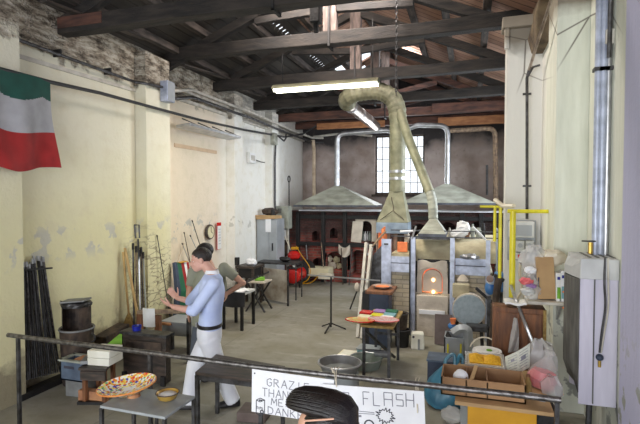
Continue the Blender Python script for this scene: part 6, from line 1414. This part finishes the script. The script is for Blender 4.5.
def man(name, label, base, J, f, hf, mats, vox=.009, sleeves=.5, hup=(0, 0, 1), belt=False, hairfn=None, hands=None, collar=False, hs=1., gg=.016):
    t = thing(name, label, 'person', base); f = V(f).normalized(); l = V((0, 0, 1)).cross(f)
    m = MB(); head_form(m, J['head'], hf, hup, hs)
    limb(m, [J['neck']-V((0, 0, .02)), lerp(J['neck'], J['head'], .45), J['head']-V(hf).normalized()*.02-V((0, 0, .03))], [.062, .056, .056])
    torso(m, J['pel'], J['chest'], J['neck'], f)
    for s in 'lr':
        limb(m, [J['sh'+s], J['el'+s], J['wr'+s]], [.052, .041, .027]); m.sph(J['sh'+s], .056)
        limb(m, [J['hip'+s], J['kn'+s], J['an'+s]], [.085, .056, .038])
        hd = hands[s]; hand_form(m, J['wr'+s], hd[0], hd[1], hd[2], hd[3], 1., hd[4])
    fuse(m, 'body', mats['skin'], t, vox, 3, .5)
    face_parts(t, J['head'], hf, hup, mats['hair'])
    # shirt
    m = MB(); torso(m, lerp(J['pel'], J['neck'], -.02 if not belt else .0), J['chest'], J['neck']+V((0, 0, -.01)), f, g=gg)
    for s in 'lr':
        e = lerp(J['sh'+s], J['el'+s], min(1, sleeves)); pts = [J['sh'+s], e]; rs = [.068, .062]
        if sleeves > 1: pts = [J['sh'+s], J['el'+s], lerp(J['el'+s], J['wr'+s], sleeves-1)]; rs = [.07, .058, .056]
        limb(m, pts, rs); m.sph(J['sh'+s], .072)
    if collar:
        cm = MB(); cm.lathe([(.080, -.035), (.078, .01), (.071, .04), (.064, .038), (.066, 0)], J['neck']+V((0, 0, -.01)), 18); cm.build('collar', 'white_card', t, smooth=True)
    fuse(m, 'shirt', mats['shirt'], t, .012, 2, .5)
    # trousers
    m = MB(); c = J['pel']; 
    top = lerp(J['pel'], J['neck'], .10)
    m.loft([[cc+l*w*math.cos(a)+f*d*math.sin(a) for a in [2*pi*i/24 for i in range(24)]] for cc, w, d in ((c-V((0, 0, .16)), .15, .115), (c-V((0, 0, .06)), .185, .135), (c, .185, .135), (top, .176, .128))])
    for s in 'lr': limb(m, [J['hip'+s]-V((0, 0, .02)), J['kn'+s], J['an'+s]+V((0, 0, -.03))], [.115, .092, .082], 16)
    fuse(m, 'trousers', mats['trousers'], t, .014, 2, .5)
    for s in 'lr': shoe(t, J['an'+s], J['toe'+s], mats['shoe'])
    if belt:
        m = MB(); m.loft([[top+V((0, 0, z))+l*(.18)*math.cos(a)+f*.133*math.sin(a) for a in [2*pi*i/28 for i in range(28)]] for z in (-.02, .02)]); b = m.build('belt', 'leather', t)
        MB().box(top+f*.135, (.02, .05, .045)).build('buckle', 'galv', b)
    hairfn(t)
    return t
def short_hair(c, hf, up, mt, th=.0, front=.055):
    def fn(t):
        M = frame(c, hf, up); m = MB(M); r = random.Random(3)
        m.sph((-.018, 0, .04), (.104+th, .079+th*.6, .090+th), 26, 16)
        # carve the face side away
        keep = []
        Mi = M.inverted()
        for p in m.v:
            q = Mi @ p
            tt = min(1, max(0, (q.x+.07)/.14)); zlim = -.075+.135*tt if q.x > -.03 else -.07+.03*max(0, (q.x+.09)/.06)
            if q.z < zlim: k = .80; q = V((-.018, 0, .02)).lerp(q, k); q.z = zlim*.5+q.z*.5
            keep.append(M @ q)
        m.v = keep; m.build('hair', mt, t, smooth=True)
    return fn

# --- front man
YA = 4.6
hd = aY(200.5, 260, 4.62); f1 = V((-.90, -.38, 0)); hf1 = V((-.86, -.46, -.14)); up1 = V((-.12, 0, 1))
g = lambda u, v, y: aY(u, v, y)
pel = g(209.5, 330, 4.62); neck = g(212, 272.5, 4.62); chest = (pel+neck)/2+V((.01, 0, 0))
lft = V((0, 0, 1)).cross(f1.normalized())
J = dict(head=hd, neck=neck, pel=pel, chest=chest, shl=g(213, 284, 4.45), ell=g(194, 311, 4.36), wrl=g(172, 306.5, 4.36), shr=g(206, 283, 4.79), elr=g(190, 301, 4.86), wrr=g(177, 298, 4.82),
         hipl=pel+lft*.09-V((0, 0, .05)), hipr=pel-lft*.09-V((0, 0, .05)))
al = P(232, 407, .0)+V((0, .03, .08)); ar = P(187, 410, .0)+V((0, .03, .08))
J['anl'], J['anr'] = al, ar; J['knl'] = lerp(J['hipl'], al, .5)+V((-.03, -.02, .02)); J['knr'] = lerp(J['hipr'], ar, .5)+V((-.05, -.01, .02))
J['toel'] = (-.8, -.45); J['toer'] = (-1, -.25)
man('person', 'person in a pale blue shirt and white trousers reaching both hands out to the left', V((pel.x, pel.y, 0)), J, f1, hf1, dict(skin='skin_light', shirt='shirt_blue', trousers='trousers_white', hair='hair_brown', shoe='leather'),
    .008, 1.25, up1, True, short_hair(hd, hf1, up1, 'hair_brown', .008, .045), dict(l=((-.9, .0, .35), (.1, .5, .5), .6, .25, 1), r=((-.8, .1, .6), (.1, -.5, .3), .8, .2, -1)), True, hs=1.07)
# --- man behind, hand on hip
hd = aY(204, 253.5, 5.4); f2 = V((-.1, -1, 0)); hf2 = V((-.85, -.5, -.15)); pel = g(207, 324, 5.35); neck = g(211, 268, 5.4); l2 = V((0, 0, 1)).cross(f2.normalized())
J = dict(head=hd, neck=neck, pel=pel, chest=(pel+neck)/2, shl=g(224, 268, 5.38), ell=g(243, 283, 5.46), wrl=g(228, 293, 5.36), shr=g(193, 272, 5.42), elr=g(189, 294, 5.4), wrr=g(189, 310, 5.3), hipl=pel+l2*.09-V((0, 0, .05)), hipr=pel-l2*.09-V((0, 0, .05)))
al = P(213, 379)+V((0, .05, .08)); ar = P(201, 383)+V((-.06, .05, .08)); J['anl'], J['anr'] = al, ar
J['knl'] = lerp(J['hipl'], al, .5)+V((-.02, -.03, 0)); J['knr'] = lerp(J['hipr'], ar, .5)+V((-.02, -.03, 0)); J['toel'] = (-.3, -1); J['toer'] = (-.6, -.8)
man('person', 'person in grey green t-shirt, hand on hip, behind the person in blue', V((pel.x, pel.y, 0)), J, f2, hf2, dict(skin='skin', shirt='tee_grey', trousers='trousers_dark', hair='hair', shoe='leather'),
    .009, .62, (0, 0, 1), False, short_hair(hd, hf2, (0, 0, 1), 'hair', .008, .045), dict(l=((-.9, -.1, -.35), (-.3, .6, -.4), 0, .5, -1), r=((0, -.05, -1), (.8, .2, 0), 0, .3, 1)), gg=.045)
# --- spectator in the foreground, seen from behind/side
dy = 1.46; hd = aY(323.5, 424, dy); hd.z = 1.525; hf3 = V((-1, .1, -.05)); f3 = V((-.9, .4, 0)); l3 = V((0, 0, 1)).cross(f3.normalized())
pel = V((hd.x+.06, hd.y, .92)); neck = V((hd.x+.04, hd.y, 1.41))
J = dict(head=hd, neck=neck, pel=pel, chest=(pel+neck)/2+V((.02, 0, 0)))
for s, k in (('l', 1), ('r', -1)):
    J['sh'+s] = neck+l3*k*.185-V((0, 0, .06)); J['el'+s] = J['sh'+s]+l3*k*.04-V((0, 0, .28))+V((.03, 0, 0)); J['wr'+s] = J['el'+s]+f3*.08-V((0, 0, .23))
    J['hip'+s] = pel+l3*k*.09-V((0, 0, .05)); J['an'+s] = V((pel.x, pel.y, .08))+l3*k*.12; J['kn'+s] = lerp(J['hip'+s], J['an'+s], .5)+f3*.02; J['toe'+s] = f3+l3*k*.2
def quiff(t):
    M = frame(hd, hf3); Mi = M.inverted(); r = random.Random(8)
    # close cropped side hair below the shaved parting
    m = MB(M); m.sph((-.02, 0, .030), (.104, .0815, .086), 40, 28); vs = []
    for p in m.v:
        q = Mi @ p; zl = -.06 if q.x < -.05 else (-.06+.11*(q.x+.05)/.1 if q.x < .05 else .05)
        if q.z < zl or q.x > .045: q = V((-.012, 0, .02)).lerp(q, .82)
        if q.z > .093: q = V((-.012, 0, .02)).lerp(q, .80)
        vs.append(M @ q)
    m.v = vs; m.build('hair', 'hair', t, smooth=True)
    # long hair on top, swept back to front over the parting
    m = MB(M); m.loft([[(x, w*math.cos(a), zc+h*math.sin(a)) for a in [2*pi*i/24 for i in range(24)]] for x, w, zc, h in ((-.116, .02, .064, .016), (-.106, .050, .080, .030), (-.08, .068, .094, .040), (-.03, .073, .108, .038), (.03, .073, .114, .036), (.075, .068, .117, .031), (.100, .056, .116, .026), (.112, .03, .113, .016))])
    for k in range(60):
        a0 = pi*(k+.5)/60; jt = lambda a: r.uniform(-a, a); o = jt(.12)
        f_ = lambda x, w, zc, h, a: (x, (w+.001)*math.cos(a), zc+(h+.001)*math.sin(a))
        m.tube([f_(-.106, .048, .080, .028, a0), f_(-.08, .066, .094, .038, a0+o*.3), f_(-.03, .071, .108, .037, a0+o*.6), f_(.03, .071, .114, .035, a0+o*.8), f_(.075, .066, .117, .030, a0+o), f_(.102+jt(.003), .052, .116, .024, a0+o)], [.002, .004, .0045, .0045, .004, .0015], 6)
    m.build('quiff', 'hair', t, smooth=True)
    MB(M).tube([(.030-.10*i/10, .0765-.004*(i/10)**2, .082+.018*i/10) for i in range(11)], [(.003, .003)]*11, 6).build('parting', 'skin', t, smooth=True)
man('person', 'foreground spectator seen from the side, only dark swept hair and forehead in view', V((pel.x, pel.y, 0)), J, f3, hf3, dict(skin='skin', shirt='black_cloth', trousers='trousers_dark', hair='hair', shoe='leather'),
    .008, .5, (0, 0, 1), False, quiff, {s: ((0, 0, -1), (V((0, 0, 1)).cross(f3)*(-1 if s == 'l' else 1)), 0, .4, 1 if s == 'r' else -1) for s in 'lr'})

# ================================================================ LIGHT AND CAMERA
def area(name, loc, tgt, sx, sy, e, col):
    l = bpy.data.lights.new(name, 'AREA'); l.shape = 'RECTANGLE'; l.size = sx; l.size_y = sy; l.energy = e; l.color = col
    o = bpy.data.objects.new(name, l); C.objects.link(o); o.location = loc; o.rotation_euler = (V(tgt)-V(loc)).to_track_quat('-Z', 'Y').to_euler(); return o
area('doorway_daylight', (-1.9, -4.35, 2.1), (-2.2, 4, 1.2), 5.2, 3.8, 380, (.93, .96, 1.))
area('side_window_daylight', (1.7, 9.9, 2.95), (-5, 9.6, 2.4), 3.3, 1.85, 170, (.82, .9, 1.))
area('back_window_daylight', (-2.0, 14.6, 3.25), (-2.0, 8, 1.2), 1.4, 1.7, 90, (.9, .95, 1.))
area('added_roof_fill', (-2.6, 5.95, 6.05), (-.7, 8.9, 5.3), .6, .95, 200, (1., .9, .82))
area('roof_light_daylight', (-1.4, 11.4, 6.1), (-2.0, 10.8, 3), .8, .6, 60, (.9, .95, 1.))
area('added_ridge_fill', (-1.3, 6.7, 6.05), (-2.7, 8.9, 5.5), .7, 1.2, 150, (1., .9, .84))
area('lamp_light', (-2.26, 7.5, 4.03), (-2.26, 7.5, 0), 1.7, .2, 40, (1., 1., .82))
l = bpy.data.lights.new('furnace_fire', 'POINT'); l.energy = 2; l.color = (1., .35, .1); l.shadow_soft_size = .05; o = bpy.data.objects.new('furnace_fire', l); C.objects.link(o); o.location = (fx(433), FY+.22, fz(290))
w = bpy.data.worlds.new('world'); bpy.context.scene.world = w; w.use_nodes = True; b = w.node_tree.nodes['Background']; b.inputs[0].default_value = (.86, .93, 1., 1); b.inputs[1].default_value = 1.5

cam = bpy.data.cameras.new('camera'); co = bpy.data.objects.new('camera', cam); C.objects.link(co); bpy.context.scene.camera = co
cam.sensor_width = 36; cam.lens = 36*F/640; co.location = (0, 0, H); co.rotation_euler = (pi/2-PT, 0, TH); cam.clip_start = .05; cam.clip_end = 200
s = bpy.context.scene; s.view_settings.view_transform = 'Standard'; s.view_settings.look = 'None'; s.view_settings.exposure = .38; s.view_settings.gamma = 1.; s.view_settings.use_curve_mapping = False
